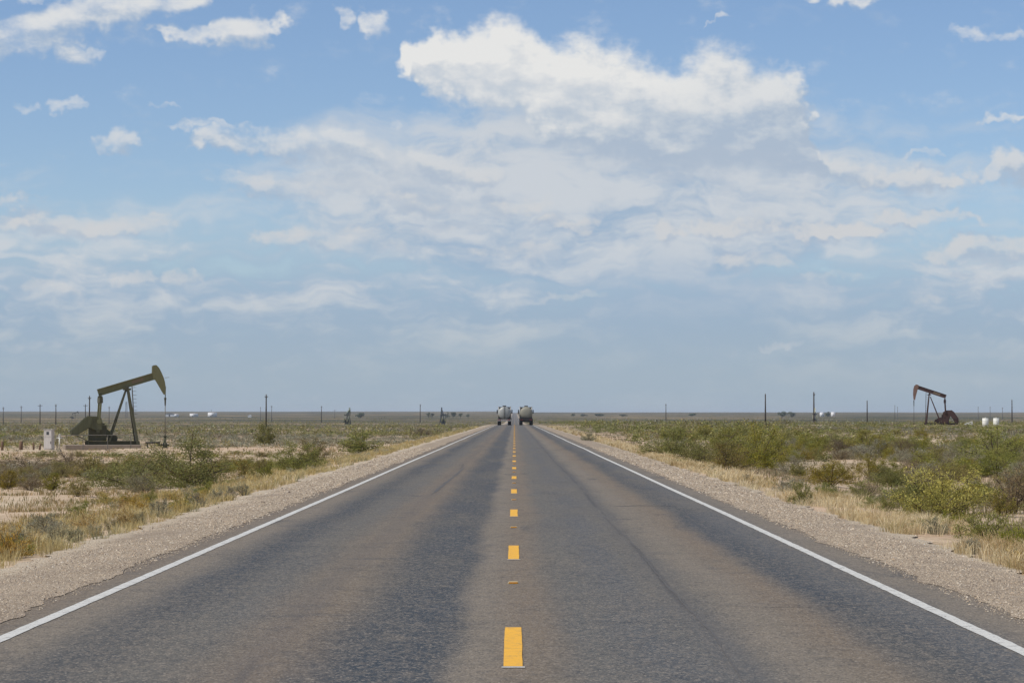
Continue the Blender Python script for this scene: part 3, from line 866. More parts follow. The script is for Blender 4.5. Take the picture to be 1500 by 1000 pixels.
def recolour(root, m_from_to):
    for ch in root.children_recursive:
        if ch.type == 'MESH' and ch.material_slots:
            cur = ch.data.materials[0]
            if cur in m_from_to:
                ch.material_slots[0].link = 'OBJECT'
                ch.material_slots[0].material = m_from_to[cur]
M_pale = paint('pale_grey_green_paint', (150, 158, 142), 0.6, wear=0.3, scale=1.5)
M_dusty = paint('dusty_grey_paint', (84, 86, 80), 0.6, wear=0.3, scale=1.5)
M_pale_y = paint('pale_cream_paint', (214, 210, 178), 0.6, wear=0.2, scale=1.5)
M_slate = paint('slate_paint', (74, 80, 86), 0.6, wear=0.3, scale=1.5)
for px, yy, rz, rec, lab in (
        (510, 930, R(80), {M_olive: M_pale, M_olive_dk: M_dusty}, 'distant pale green pumpjack seen end on, between two far left power poles'),
        (648, 940, R(98), {M_olive: M_slate, M_olive_dk: M_slate}, 'distant dark pumpjack seen end on beside the row of round trees'),
        (1193.5, 1090, R(83), {M_olive: M_pale_y, M_olive_dk: M_slate}, 'distant pumpjack with pale cream head behind the tall right-hand pole'),
        (110, 2100, R(12), {M_olive: M_dusty, M_olive_dk: M_dusty}, 'tiny far pumpjack on the skyline left of the olive pumpjack')):
    X = px_ray(px, yy)
    c = copy_tree(jackL); c.location = (X, yy, float(land_z(X, yy)) - .05); c.rotation_euler = (0, 0, rz)
    recolour(c, rec)
    tag(c, lab, 'pumpjack', 'distant pumpjacks')

# ------------------------------------------------------------------ things round the left pumpjack
M_cab = paint('off_white_enamel', (196, 190, 184), 0.5, wear=0.4, wear_rgb=(150, 138, 126), scale=2.5, grime=0.25)
M_glass = paint('dark_glass', (70, 74, 78), 0.2, wear=0.0, grime=0.1)
M_wood = paint('grey_weathered_wood', (116, 92, 74), 0.9, wear=0.5, wear_rgb=(92, 70, 56), scale=4, grime=0.4)
M_white = paint('chalky_white_paint', (222, 220, 210), 0.55, wear=0.35, wear_rgb=(170, 158, 140), scale=1.5, grime=0.2)
YC = 196.0; sC = F / YC
def at_left(px, py, Y=YC): return (px_ray(px, Y), Y, EYE - (py - VY) / F * Y)
X, Yc, zc = at_left(72.3, 657.5)
zc = float(land_z(X, Yc))
r = empty('control_cabinet', (X, Yc, zc), R(-12)); h = (EYE - (629 - VY) / F * YC) - zc
w = 6.4 / sC
MB().box(-w, w, -.24, .24, .0, h - .03, .012).build('cabinet_body', M_cab, r)
MB().box(-w - .03, w + .03, -.29, .27, h - .03, h + .02, .01).build('cabinet_roof', M_cab, r)
d = MB().box(-w + .04, w - .04, -.262, -.241, .08, h * .62, .005).build('cabinet_door', M_cab, r)
MB().box(w - .12, w - .09, -.30, -.263, h * .3, h * .42).build('handle', M_steel, d)
d = MB().box(-w + .04, w - .04, -.262, -.241, h * .65, h - .07, .005).build('meter_panel', M_cab, r)
MB().box(-.11, .09, -.268, -.263, h * .74, h * .90).build('window', M_glass, d)
tag(r, 'off-white metal control cabinet with a small dark window left of the olive pumpjack', 'cabinet')

X, Yc, _ = at_left(87.5, 650, 198)
zc = float(land_z(X, 198))
r = empty('valve_post', (X, 198, zc)); h = .98
MB().tube([(0, 0, 0), (0, 0, h)], .05, 8).build('stand_pipe', M_white, r)
m = MB(); m.tube([(-.22, 0, h - .12), (.2, 0, h - .12)], .05, 8); m.box(-.08, .08, -.08, .08, h - .02, h + .16, .02); m.build('valve', M_white, r)
m = MB(); m.tube([(.14 * math.cos(t * .5236), .14 * math.sin(t * .5236), h + .2) for t in range(13)], .015, 5); m.build('hand_wheel', M_steel, r)
tag(r, 'short white pipe with a valve beside the control cabinet', 'valve')

for i, (px, pt, lab) in enumerate(((3.5, 646, 'short weathered wooden post nearest the photo\'s left edge'), (31, 646, 'thick short wooden post, second from the left edge'),
                                   (49.5, 648, 'thin short wooden post left of the control cabinet'), (58.5, 651.5, 'stubby leaning wooden post beside the control cabinet'))):
    X = px_ray(px, 190); zz = float(land_z(X, 190)); hh = (EYE - (pt - VY) / F * 190) - zz
    ra = (.11, .14, .07, .08)[i]
    hh = max(hh, .45)
    m = MB(); m.tube([(0, 0, -.25), (.01, 0, hh * .5), ((.0, .02, -.02, .09)[i], 0, hh)], [ra, ra * .95, ra * .9], 9)
    o = m.build('fence_post', M_wood, None, (X, 190, zz)); tag(o, lab, 'post', 'wooden posts by the left pumpjack')
# pipe rail in front of the pumpjack
za = float(land_z(px_ray(62, 197), 197))
r = empty('pipe_rail', (px_ray(130, 197), 197, za))
hr = EYE - (637 - VY) / F * 197 - za
m = MB(); m.tube([(px_ray(80, 197) - px_ray(130, 197), 0, hr - .02), (px_ray(135, 197) - px_ray(130, 197), 0, hr), (px_ray(194, 197) - px_ray(130, 197), 0, hr)], .024, 6); m.build('rail', M_steel, r)
for px in (84, 122, 158, 192):
    xx = px_ray(px, 197) - px_ray(130, 197); m = MB(); m.tube([(xx, 0, -.25), (xx, 0, hr)], .026, 6); m.build('post', M_steel, r)
tag(r, 'thin steel pipe rail in front of the olive pumpjack', 'rail')
# flow line from the wellhead
X = px_ray(228, 199); zz = float(land_z(X, 199))
r = MB(); z1 = EYE - (648 - VY) / F * 199 - zz
r.tube([(-.75, 0, z1), (.35, 0, z1)], .06, 8); r.tube([(-.6, 0, -.2), (-.6, 0, z1)], .05, 8)
o = r.build('flow_pipe', M_dark, None, (X, 199, zz)); tag(o, 'dark flow pipe lying beside the wellhead of the olive pumpjack', 'pipe')

# ------------------------------------------------------------------ right: drums and pipe frame
for px0, px1, lab in ((1438.5, 1447.5, 'white cylindrical tank, the one nearer the rusty pumpjack'), (1454.5, 1463, 'white cylindrical tank farther from the rusty pumpjack')):
    Y = 372.0; X = px_ray((px0 + px1) / 2, Y); zz = float(land_z(X, Y)); rad = (px1 - px0) / F * Y / 2; hh = EYE - (612 - VY) / F * Y - zz
    r = empty('drum_tank', (X, Y, zz))
    MB().tube([(0, 0, -.1), (0, 0, hh - .06)], rad, 24).build('shell', M_white, r)
    m = MB(); m.tube([(0, 0, hh - .06), (0, 0, hh)], [rad * 1.02, rad * .9], 24); m.tube([(0, 0, hh), (0, 0, hh + .08)], .09, 10); m.build('lid', M_white, r)
    m = MB()
    for q in (.3, .65): m.tube([(0, 0, hh * q), (0, 0, hh * q + .05)], rad * 1.025, 24)
    m.build('hoop', M_white, r)
    tag(r, lab, 'tank', 'white tanks by the rusty pumpjack')
Y = 400.0; X = px_ray(1418.5, Y); zz = float(land_z(X, Y))
m = MB()
for a, b in (((-.55, 0, .25), (.55, 0, .62)), ((-.55, 0, .25), (.55, 0, .2)), ((.55, 0, .2), (.55, 0, .62)), ((-.5, .6, .2), (.55, .6, .55)), ((-.55, 0, .25), (-.5, .6, .2)), ((.55, 0, .62), (.55, .6, .55)), ((-.5, 0, 0), (-.5, 0, .27)), ((.5, 0, 0), (.5, 0, .3)), ((.5, .6, 0), (.55, .6, .55))):
    m.tube([a, b], .055, 6)
o = m.build('pipe_rack', M_white, None, (X, Y, zz)); tag(o, 'low white pipe rack between the rusty pumpjack and the white tanks', 'pipe rack')

# ------------------------------------------------------------------ utility poles
M_pole = paint('creosoted_pole', (70, 62, 56), 0.85, wear=0.4, wear_rgb=(98, 88, 78), scale=3, grime=0.3)
M_pole_lt = paint('greyed_pole', (112, 110, 108), 0.85, wear=0.4, wear_rgb=(98, 92, 86), scale=3, grime=0.3)
M_insul = paint('grey_porcelain', (150, 150, 148), 0.3, wear=0.1)
def pole(px, ptop, Y, lab, arm=0.0, mat=M_pole, xf=False):
    X = px_ray(px, Y); zz = float(land_z(X, Y)); hh = EYE - (ptop - VY) / F * Y - zz
    r = empty('utility_pole', (X, Y, zz), R(8))
    rad = .10 + hh * .009
    MB().tube([(0, 0, -.4), (0, 0, hh * .5), (0, 0, hh)], [rad * 1.15, rad, rad * .8], 9).build('pole', mat, r)
    tops = [0.0]
    if arm:
        a = MB(); a.bar((-arm, -rad - .05, hh - .55), (arm, -rad - .05, hh - .55), .10, .12); a.bar((-arm * .5, -rad - .05, hh - .57), (0, -rad - .05, hh - 1.1), .05, .05); a.bar((arm * .5, -rad - .05, hh - .57), (0, -rad - .05, hh - 1.1), .05, .05)
        o = a.build('crossarm', mat, r)
        for xx in (-arm * .92, arm * .92, arm * .35):
            MB().tube([(xx, -rad - .05, hh - .49), (xx, -rad - .05, hh - .42), (xx, -rad - .05, hh - .36), (xx, -rad - .05, hh - .30)], [.03, .07, .07, .03], 8).build('insulator', M_insul, o)
    MB().tube([(0, 0, hh), (0, 0, hh + .08), (0, 0, hh + .14), (0, 0, hh + .2)], [.03, .07, .07, .03], 8).build('top_insulator', M_insul, r)
    if xf:
        m = MB(); m.tube([(.42, -.1, hh - 1.9), (.42, -.1, hh - .95)], .27, 12); m.bar((0, -.1, hh - 1.3), (.42, -.1, hh - 1.3), .08); m.build('transformer', M_insul, r)
    tag(r, lab, 'power pole', 'utility poles on the plain')
    return r
pole(390, 578, 640, 'tall dark power pole with crossarm rising behind the round bush, left field', .38)
pole(131.2, 580, 660, 'dark power pole just behind the counterweight of the olive pumpjack', .4)
pole(125.2, 592, 1050, 'power pole with short crossarm just left of the taller one behind the counterweight', .9)
pole(82, 592, 980, 'thick power pole above the gap left of the olive pumpjack', .35)
pole(58.8, 592, 1000, 'power pole with crossarm, third from the left edge', .9)
pole(31.2, 594.5, 1150, 'pale power pole, second from the left edge', .5, M_pole_lt)
pole(5, 596, 1000, 'power pole nearest the left edge', .3, M_pole_lt)
pole(160, 595, 1150, 'thin power pole seen between the struts of the olive pumpjack', .4, M_pole_lt)
pole(381.8, 596, 1700, 'far thin pole just left of the tall crossarm pole', .3, M_pole_lt)
pole(398, 594, 1500, 'far thin pole just right of the tall crossarm pole', .6, M_pole_lt)
pole(471, 594.5, 1350, 'far pole left of the pale end-on pumpjack', .4)
pole(490.4, 600, 2300, 'tiny far pole with crossarm next to the pale end-on pumpjack', 1.4, M_pole_lt)
pole(615.6, 592, 1250, 'lone pole left of the row of round trees', .3)
pole(975.4, 591.5, 1300, 'lone thin pole on the horizon right of the tank trucks', .3)
pole(1121, 577, 610, 'tall dark bare pole in the green scrub right of the road', .0)
pole(1192, 574.5, 610, 'tallest pole right of the road, in front of the cream pumpjack', .22)
pole(1270, 586.5, 760, 'shorter dark pole between the tallest pole and the rusty pumpjack', .0)
pole(1310.5, 593, 2000, 'left one of two faint far poles left of the rusty pumpjack', .3, M_pole_lt)
pole(1314.5, 595.5, 2200, 'right one of two faint far poles left of the rusty pumpjack', .3, M_pole_lt)
pole(1432.5, 595.5, 1900, 'faint far pole above the white tanks', .3, M_pole_lt)
pole(1450, 595.5, 1900, 'faint far pole above the gap between the white tanks', .5, M_pole_lt)
pole(1468, 596.5, 1900, 'faint far pole right of the white tanks', .5, M_pole_lt)
pole(1482, 585.5, 800, 'dark pole nearest the right edge', .0)
# far lattice mast
Y = 2600.0; X = px_ray(185.2, Y); zz = float(land_z(X, Y)); hh = EYE - (588 - VY) / F * Y - zz
r = empty('lattice_mast', (X, Y, zz))
m = MB()
w = 1.1
for (a, b) in ((-w, -w), (w, -w), (w, w), (-w, w)): m.bar((a, b, -.3), (a * .5, b * .5, hh), .16, .16, (1, 0, 0))
m.build('mast_legs', M_pole_lt, r)
m = MB()
for k in range(8):
    z0, z1 = hh * k / 8, hh * (k + 1) / 8; q0, q1 = w * (1 - .5 * k / 8), w * (1 - .5 * (k + 1) / 8)
    for sx in (-1, 1):
        m.bar((-sx * q0, -q0, z0), (sx * q1, -q1, z1), .1); m.bar((-sx * q0, q0, z0), (sx * q1, q1, z1), .1)
    m.bar((-q1, -q1, z1), (q1, -q1, z1), .1); m.bar((-q1, q1, z1), (q1, q1, z1), .1)
m.build('mast_bracing', M_pole_lt, r)
tag(r, 'faint far lattice mast behind the struts of the olive pumpjack', 'mast')

# ------------------------------------------------------------------ far storage tanks and shed
def storage(px0, px1, ptop, Y, lab, stack=False):
    X = px_ray((px0 + px1) / 2, Y); zz = float(land_z(X, Y)); rad = (px1 - px0) / F * Y / 2; hh = EYE - (ptop - VY) / F * Y - zz
    r = empty('storage_tank', (X, Y, zz))
    MB().tube([(0, 0, -.5), (0, 0, hh * .9)], rad, 32).build('tank_wall', M_tank, r)
    MB().tube([(0, 0, hh * .9), (0, 0, hh * .94), (0, 0, hh)], [rad * 1.02, rad * 1.0, .4], 32).build('tank_roof', M_tank, r)
    m = MB()
    for k in range(14):
        t = -2.2 + k * .09; m.box(rad * 1.04 * math.cos(t) - .5, rad * 1.04 * math.cos(t) + .5, rad * 1.04 * math.sin(t) - .3, rad * 1.04 * math.sin(t) + .3, hh * .9 * k / 14, hh * .9 * k / 14 + .12)
    m.build('stair', M_tank, r)
    if stack:
        m = MB(); m.tube([(-rad * .2, 0, hh * .9), (-rad * .2, 0, hh + 3.2)], .12, 6); m.build('vent_pipe', M_steel, r)
    tag(r, lab, 'storage tank', 'far white storage tanks')
M_tank = paint('white_tank_paint', (226, 224, 222), 0.5, wear=0.15, scale=.4, grime=0.12)
storage(278, 290.5, 605.3, 2900, 'low white storage tank on the horizon, the left of the bright pair')
storage(304.5, 318, 603.6, 2850, 'taller white storage tank on the horizon with thin vent pipe', True)
storage(1200.5, 1207, 603.6, 2900, 'white storage tank right behind the tallest pole')
storage(1217, 1223.5, 603.0, 2850, 'small bright white storage tank right of a dark tree clump')
storage(255, 262, 606.2, 2900, 'small pale tank at the left end of the far tank group')
Y = 2880.0; X = px_ray(249, Y); zz = float(land_z(X, Y))
r = empty('shed', (X, Y, zz))
MB().box(-4.5, 4.5, -3, 3, -.5, 2.6).build('wall', M_tank, r)
MB().prism([(-4.9, 2.6), (4.9, 2.6), (0, 3.9)], -3.3, 3.3).build('roof', M_pole_lt, r)
MB().box(-.9, .6, -3.06, -3.0, 0, 2.1).build('door', M_slate, r)
tag(r, 'small pale shed on the horizon left of the storage tanks', 'shed')
Y = 2700.0; X = px_ray(366, Y); zz = float(land_z(X, Y))
r = empty('shed', (X, Y, zz)); MB().box(-1.6, 1.6, -2, 2, -.5, 1.9).build('wall', M_tank, r); MB().prism([(-1.9, 1.9), (1.9, 1.9), (0, 2.7)], -2.2, 2.2).build('roof', M_tank, r)
tag(r, 'tiny white hut on the horizon left of the tall crossarm pole', 'shed')

# ------------------------------------------------------------------ tank trucks
M_tankw = paint('polished_tank_skin', (166, 166, 160), 0.4, metal=0.1, wear=0.25, wear_rgb=(150, 142, 128), scale=.8, grime=0.2)
M_tankg = paint('dusty_cream_tank_skin', (150, 146, 130), 0.5, metal=0.0, wear=0.4, wear_rgb=(140, 126, 104), scale=.8, grime=0.3)
M_rubber = paint('tyre_rubber', (34, 33, 33), 0.85, wear=0.4, wear_rgb=(80, 72, 64), scale=4)
M_rim = paint('steel_rim', (140, 138, 134), 0.4, metal=0.5)
M_chass = paint('dark_chassis', (46, 44, 44), 0.7, wear=0.4, wear_rgb=(86, 70, 58), scale=2)
M_red = paint('red_reflective_tape', (150, 40, 34), 0.4, wear=0.1)
M_cabp = paint('dark_cab_paint', (60, 62, 66), 0.35, wear=0.1)
def wheel(root, x, y, wdt=.32):
    r = .5
    t = MB(); t.tube([(x - wdt / 2, y, r), (x - wdt / 2 + .03, y, r), (x + wdt / 2 - .03, y, r), (x + wdt / 2, y, r)], [r * .88, r, r, r * .88], 20)
    o = t.build('wheel', M_rubber, root)
    s = 1 if x > 0 else -1
    MB().tube([(x + s * (wdt / 2 - .02), y, r), (x + s * (wdt / 2 + .012), y, r)], [.27, .24], 14).build('rim', M_rim, o)
def tank_truck(X, Y, skin, lab, kind):
    r = empty('tank_truck', (X, Y, float(road_z(Y))))
    R0, zc = 1.12, 2.2
    pts = [(0, p, zc) for p in (.0, .03, .09, .18, .30, .45, .52, 11.0, 11.1, 11.3, 11.42)]
    rad = [R0 * q for q in (.08, .42, .66, .83, .94, .99, 1.0, 1.0, .97, .75, .1)]
    tank = MB().tube(pts, rad, 32).build('tank', skin, r)
    m = MB()
    for yy in (.55, 3.2, 5.8, 8.4, 10.9): m.tube([(0, yy, zc), (0, yy + .1, zc)], R0 * 1.018, 32)
    m.build('band', skin, tank)
    m = MB(); m.box(-.32, .32, 1.0, 10.4, zc + R0 - .02, zc + R0 + .05); m.build('walkway', M_chass, tank)
    for yy in (1.6, 5.2, 8.6):
        MB().tube([(0, yy, zc + R0 + .03), (0, yy, zc + R0 + .2)], [.34, .3], 16).build('manhole', M_chass, tank)
    if kind == 0:
        m = MB()                                            # rear ladder down the middle of the tank end
        for xx in (-.06, .10): m.tube([(xx, -.06, 1.15), (xx, -.1, zc), (xx, .1, zc + R0 * .86), (xx, .5, zc + R0 + .08)], .03, 6)
        for k in range(7): m.tube([(-.06, -.075, 1.2 + k * .26), (.10, -.075, 1.2 + k * .26)], .02, 5)
        m.build('ladder', M_chass, r)
    m = MB(); m.box(-.42, -.28, .2, 14.5, .78, 1.12, .01); m.box(.28, .42, .2, 14.5, .78, 1.12, .01)
    for yy in (.4, 2.5, 5.0, 7.5, 10.0): m.box(-.9, .9, yy, yy + .16, 1.06, 1.34)
    m.build('chassis', M_chass, r)
    if kind:
        MB().box(-1.12, 1.12, .08, .34, .55, 1.42, .03).build('dark_rear_panel', M_chass, r)  # dark panel added so the area below the tank reads dark
    m = MB(); m.box(-1.2, 1.2, -.12, .06, .72, 1.05, .02); bump = m.build('rear_bumper', M_chass if kind else M_tankw, r)
    for k in range(0 if kind else 6):
        MB().box(-1.19 + k * .4, -.99 + k * .4, -.13, -.1205, .86, .94).build('reflector', M_red, bump)
    for sx in (-1, 1):
        MB().tube([(sx * .95, -.13, .98), (sx * .95, -.16, .98)], .075, 12).build('tail_light', M_red, bump)
        MB().tube([(sx * .72, -.13, .98), (sx * .72, -.16, .98)], .075, 12).build('tail_light', M_red, bump)
        MB().box(sx * .93 - .28, sx * .93 + .28, .0, .02, .28, .72).build('mud_flap', M_rubber, r)
        MB().tube([(sx * 1.0, 1.2, 1.02), (sx * 1.0, 3.6, 1.02)], .2 if kind else .14, 10).build('hose_tray', M_chass, r)
        for yy in (.85, 2.15, 11.6, 12.9):
            wheel(r, sx * .78, yy, .28); wheel(r, sx * 1.08, yy, .28)
        wheel(r, sx * 1.02, 16.6)
        MB().box(sx * 1.05 - .17, sx * 1.05 + .17, .35, 2.7, 1.03, 1.09, .01).build('mudguard', M_chass, r)
    m = MB(); m.box(-1.18, 1.18, 12.6, 14.9, 1.0, 3.15, .12); m.box(-1.1, 1.1, 12.5, 14.2, 3.1, 3.32, .1); cab = m.build('cab', M_cabp, r)
    MB().box(-.85, .85, 14.9, 17.3, .9, 2.1, .12).build('hood', M_cabp, cab)
    MB().box(-.8, .8, 12.57, 12.6, 2.0, 2.8).build('rear_window', M_glass, cab)
    MB().box(-1.0, 1.0, 14.9, 14.93, 2.15, 2.95).build('windscreen', M_glass, cab)
    for sx in (-1, 1):
        MB().box(sx * 1.36 - .1, sx * 1.36 + .1, 14.7, 14.82, 2.1, 2.8, .02).build('mirror', M_chass, cab)
        MB().tube([(sx * 1.08, 12.4, 1.0), (sx * 1.08, 12.4, 3.4)], .1, 10).build('exhaust_stack', M_rim, r)
        MB().box(sx * 1.0 - .28, sx * 1.0 + .28, 16.0, 17.2, .95, 1.25, .05).build('fender', M_cabp, cab)
        MB().tube([(sx * .85, 13.2, .75), (sx * .85, 14.7, .75)], .3, 14).build('fuel_tank', M_rim, r)
    tag(r, lab, 'tank truck', 'two tank trucks abreast')
tank_truck(-1.82, 478.0, M_tankw, 'silver-white tank truck in the left lane with a ladder line down its rear', 0)
tank_truck(2.12, 482.0, M_tankg, 'dusty cream tank truck in the right lane, dark below the tank', 1)

# ------------------------------------------------------------------ plants
rng = np.random.default_rng(21)
def m_leaf():
    m, n, b, out = material('leaf')
    a = n.node('ShaderNodeVertexColor', layer_name='tone').outputs[0]
    oi = n.node('ShaderNodeObjectInfo').outputs['Random']
    hs = n.node('ShaderNodeHueSaturation')
    n.put(hs.inputs['Color'], a)
    n.put(hs.inputs['Value'], n.ramp(oi, 0, 1, 0.84, 1.14, smooth=False))
    n.put(hs.inputs['Saturation'], n.ramp(n.math('FRACT', n.mul(oi, 7.13)), 0, 1, 0.85, 1.12, smooth=False))
    n.put(hs.inputs['Hue'], n.ramp(n.math('FRACT', n.mul(oi, 3.77)), 0, 1, 0.488, 0.512, smooth=False))
    n.put(b.inputs['Base Color'], hs.outputs[0])
    b.inputs['Roughness'].default_value = 0.7
    b.inputs['Specular IOR Level'].default_value = 0.15
    tr = n.node('ShaderNodeBsdfTranslucent'); n.put(tr.inputs['Color'], hs.outputs[0])
    mx = n.node('ShaderNodeMixShader'); mx.inputs[0].default_value = 0.2
    n.t.links.new(b.outputs[0], mx.inputs[1]); n.t.links.new(tr.outputs[0], mx.inputs[2])
    n.t.links.new(mx.outputs[0], out.inputs['Surface'])
    return m
M_leaf = m_leaf()
M_twig = paint('grey_bark', (92, 80, 66), 0.9, wear=0.4, wear_rgb=(64, 54, 44), scale=5)

def lin(*rgb): return np.array(srgb(*rgb)[:3])
# kind: width/height, leaf size (m for a 1 m wide plant), leaf stretch, colours, upright, dome power, droop
KINDS = {
 'mesquite':  dict(h=.62, leaf=.030, st=1.9, cols=[(132, 132, 62), (112, 115, 54), (148, 143, 72), (156, 147, 84)], up=.35, n=5200, stems=11, open=.62),
 'creosote':  dict(h=.66, leaf=.030, st=1.8, cols=[(138, 128, 60), (121, 115, 55), (154, 140, 72), (128, 110, 64)], up=.55, n=3800, stems=12, open=.5),
 'sage':      dict(h=.66, leaf=.036, st=2.4, cols=[(150, 146, 118), (132, 130, 104), (164, 158, 130), (142, 126, 100)], up=.8, n=3200, stems=16, open=.4),
 'greythorn': dict(h=.55, leaf=.028, st=2.2, cols=[(134, 118, 90), (114, 100, 76), (146, 130, 100), (118, 110, 72)], up=.5, n=2300, stems=16, open=.55),
 'golden':    dict(h=.60, leaf=.034, st=2.6, cols=[(190, 160, 82), (174, 145, 74), (204, 178, 108), (156, 142, 94)], up=.85, n=2600, stems=14, open=.35),
 'yellowtop': dict(h=.66, leaf=.028, st=1.8, cols=[(158, 150, 76), (136, 132, 66), (176, 164, 86), (120, 118, 62)], tips=[(208, 190, 98), (196, 182, 92), (184, 174, 98)], up=.6, n=6500, stems=18, open=.42),
 'bright':    dict(h=.62, leaf=.034, st=3.2, cols=[(138, 138, 60), (122, 126, 54), (154, 150, 72), (106, 112, 54)], up=.8, n=4600, stems=16, open=.35),
}
def shrub_arrays(kind, seed, lod):
    """unit plant, 1 m wide, standing on the origin -> (stem pts list, leaf verts, faces, colours)"""
    k = KINDS[kind]
    g = np.random.default_rng(seed)
    H = k['h']
    ns = k['stems']
    tips, stems = [], []
    lean = g.normal(0, .10, 2)
    for i in range(ns):
        a = 2 * math.pi * (i + g.random() * .8) / ns
        out = (.10 + .42 * math.sqrt(g.random())) * (1.0 if g.random() < .8 else 1.2)
        hh = H * (1 - .62 * (out / .5) ** 2.2) * (.75 + .4 * g.random())
        hh = max(hh, H * .28)
        e = np.array([math.cos(a) * out + lean[0] * hh, math.sin(a) * out + lean[1] * hh, hh])
        base = np.array([g.normal(0, .035), g.normal(0, .035), 0.0])
        mid = base + (e - base) * np.array([.38, .38, .55]) + g.normal(0, .03, 3)
        mid[2] = abs(mid[2])
        pts = [base]
        for t in (.33, .66, 1.0):
            q = (1 - t) ** 2 * base + 2 * t * (1 - t) * mid + t * t * e + g.normal(0, .012, 3)
            pts.append(q)
        stems.append(pts)
        for q in range(5):
            t = .35 + .65 * g.random()
            p = (1 - t) ** 2 * base + 2 * t * (1 - t) * mid + t * t * e
            tw = p + g.normal(0, 1, 3) * np.array([.11, .11, .07]) * (.5 + k['open']) + np.array([0, 0, .04])
            tw[2] = max(tw[2], .03)
            stems.append([p, (p + tw) / 2 + g.normal(0, .01, 3), tw])
            tips.append((p, tw))
        tips.append((pts[2], pts[3]))
    n = {-1: int(k['n'] * 2.8), 0: k['n'], 1: k['n'] // 9, 2: 64, 3: 22}[lod]
    sz = k['leaf'] * {-1: .56, 0: 1.0, 1: 2.3, 2: 4.3, 3: 6.6}[lod]
    ti = g.integers(0, len(tips), n)
    A = np.array([t[0] for t in tips])[ti]; B = np.array([t[1] for t in tips])[ti]
    tt = g.random((n, 1)) ** .7 * 1.15
    C = A + (B - A) * tt + g.normal(0, 1, (n, 3)) * np.array([.05, .05, .04]) * (.6 + k['open'] * .5)
    # a skirt of growth low down so that the plant meets the ground
    low = g.random(n) < .24
    C[low, 2] *= .35
    C[:, 2] = np.maximum(C[:, 2], sz * .35)
    # leaf frames
    d = g.normal(0, 1, (n, 3)); d /= np.linalg.norm(d, axis=1, keepdims=True)
    outw = C.copy(); outw[:, 2] *= .4; outw /= np.linalg.norm(outw, axis=1, keepdims=True) + 1e-6
    d = d * (1 - k['up'] * .5) + outw * .35 + np.array([0, 0, 1.0]) * k['up']
    d /= np.linalg.norm(d, axis=1, keepdims=True)
    r = g.normal(0, 1, (n, 3)); s = np.cross(d, r); s /= np.linalg.norm(s, axis=1, keepdims=True) + 1e-6
    L = sz * (.6 + .8 * g.random((n, 1))); W = L / k['st']
    L = L * 1.15
    V = np.stack([C - d * L * .5, C + s * W * .5 + d * L * .08, C + d * L * .5, C - s * W * .5 + d * L * .08], 1)
    V[..., 2] = np.maximum(V[..., 2], .004)
    F_ = np.arange(n * 4).reshape(n, 4)
    pal = np.array([lin(*c) for c in k['cols']])
    clump = (np.sin(ti * 12.9898) * 43758.5) % 1.0
    ci = np.clip((clump * .6 + g.random(n) * .6) / 1.2 * len(pal), 0, len(pal) - 1).astype(int)
    col = pal[ci] * (.82 + .36 * g.random((n, 1)))
    if 'tips' in k:
        tp = np.array([lin(*c) for c in k['tips']])
        hi = (C[:, 2] / H + .28 * g.normal(0, 1, n)) > .5
        col[hi] = tp[g.integers(0, len(tp), hi.sum())] * (.85 + .3 * g.random((hi.sum(), 1)))
    return stems, V.reshape(-1, 3), F_, np.repeat(col, 4, 0)

def stem_mesh(stems, mat, r0=.012):
    m = MB()
    for p in stems:
        big = len(p) == 4
        rr = [r0 * (1 - .75 * i / (len(p) - 1)) * (1 if big else .45) for i in range(len(p))]
        p = [Vector(q) for q in p]
        if big: p[0].z = -.06
        m.tube(p, rr, 4, cap=False)
    me = bpy.data.meshes.new('stems'); m.bm.to_mesh(me); m.bm.free(); me.materials.append(mat)
    return me

PROTO = {}
for ki, kind in enumerate(KINDS):
    for v in range(3):
        st, V, F_, C = shrub_arrays(kind, 100 * ki + v, 0)
        PROTO[kind, v] = (stem_mesh(st, M_twig), np_mesh('foliage', V, F_, M_leaf, C))
FINE = {}
def fine(kind, v):
    if (kind, v) not in FINE:
        st, V, F_, C = shrub_arrays(kind, 100 * list(KINDS).index(kind) + v, -1)
        FINE[kind, v] = np_mesh('foliage', V, F_, M_leaf, C)
    return FINE[kind, v]
LOD = {(kind, v, l): shrub_arrays(kind, 100 * ki + v, l)[1:] for ki, kind in enumerate(KINDS) for v in range(3) for l in (1, 2, 3)}

NAMES = {'mesquite': 'mesquite_bush', 'creosote': 'creosote_bush', 'sage': 'sagebrush', 'greythorn': 'thorn_bush', 'golden': 'broomweed', 'yellowtop': 'flowering_bush', 'bright': 'green_bush'}
taken = []
def plant(kind, X, Y, width, height, label, group=None, rz=None, v=None):
    z = float(land_z(X, Y))
    r = empty(NAMES[kind], (X, Y, z - .01), rng.random() * 6.28 if rz is None else rz)
    v = int(rng.integers(0, 3)) if v is None else v
    st, fo = PROTO[kind, v]
    if width > .95 and Y < 150: fo = fine(kind, v)
    a = link_mesh('stems', st, r); b = link_mesh('foliage', fo, r)
    r.scale = (width, width, height / KINDS[kind]['h'])
    tag(r, label, 'bush', group)
    taken.append((X, Y, width * .5))
    return r
def plant_px(kind, px0, px1, ptop, pbase, label, group=None, v=None, rz=None):
    """a bush that fills columns px0..px1 and stands on the ground seen at row pbase"""
    X, Y, z = ground_at((px0 + px1) / 2, pbase)
    Y += (px1 - px0) / F * Y * .35; X = px_ray((px0 + px1) / 2, Y)
    w = (px1 - px0) / F * Y * 1.22; h = (EYE - (ptop - VY) / F * Y - float(land_z(X, Y))) * 1.12
    return plant(kind, X, Y, w, max(h, .12), label, group, v=v, rz=rz)

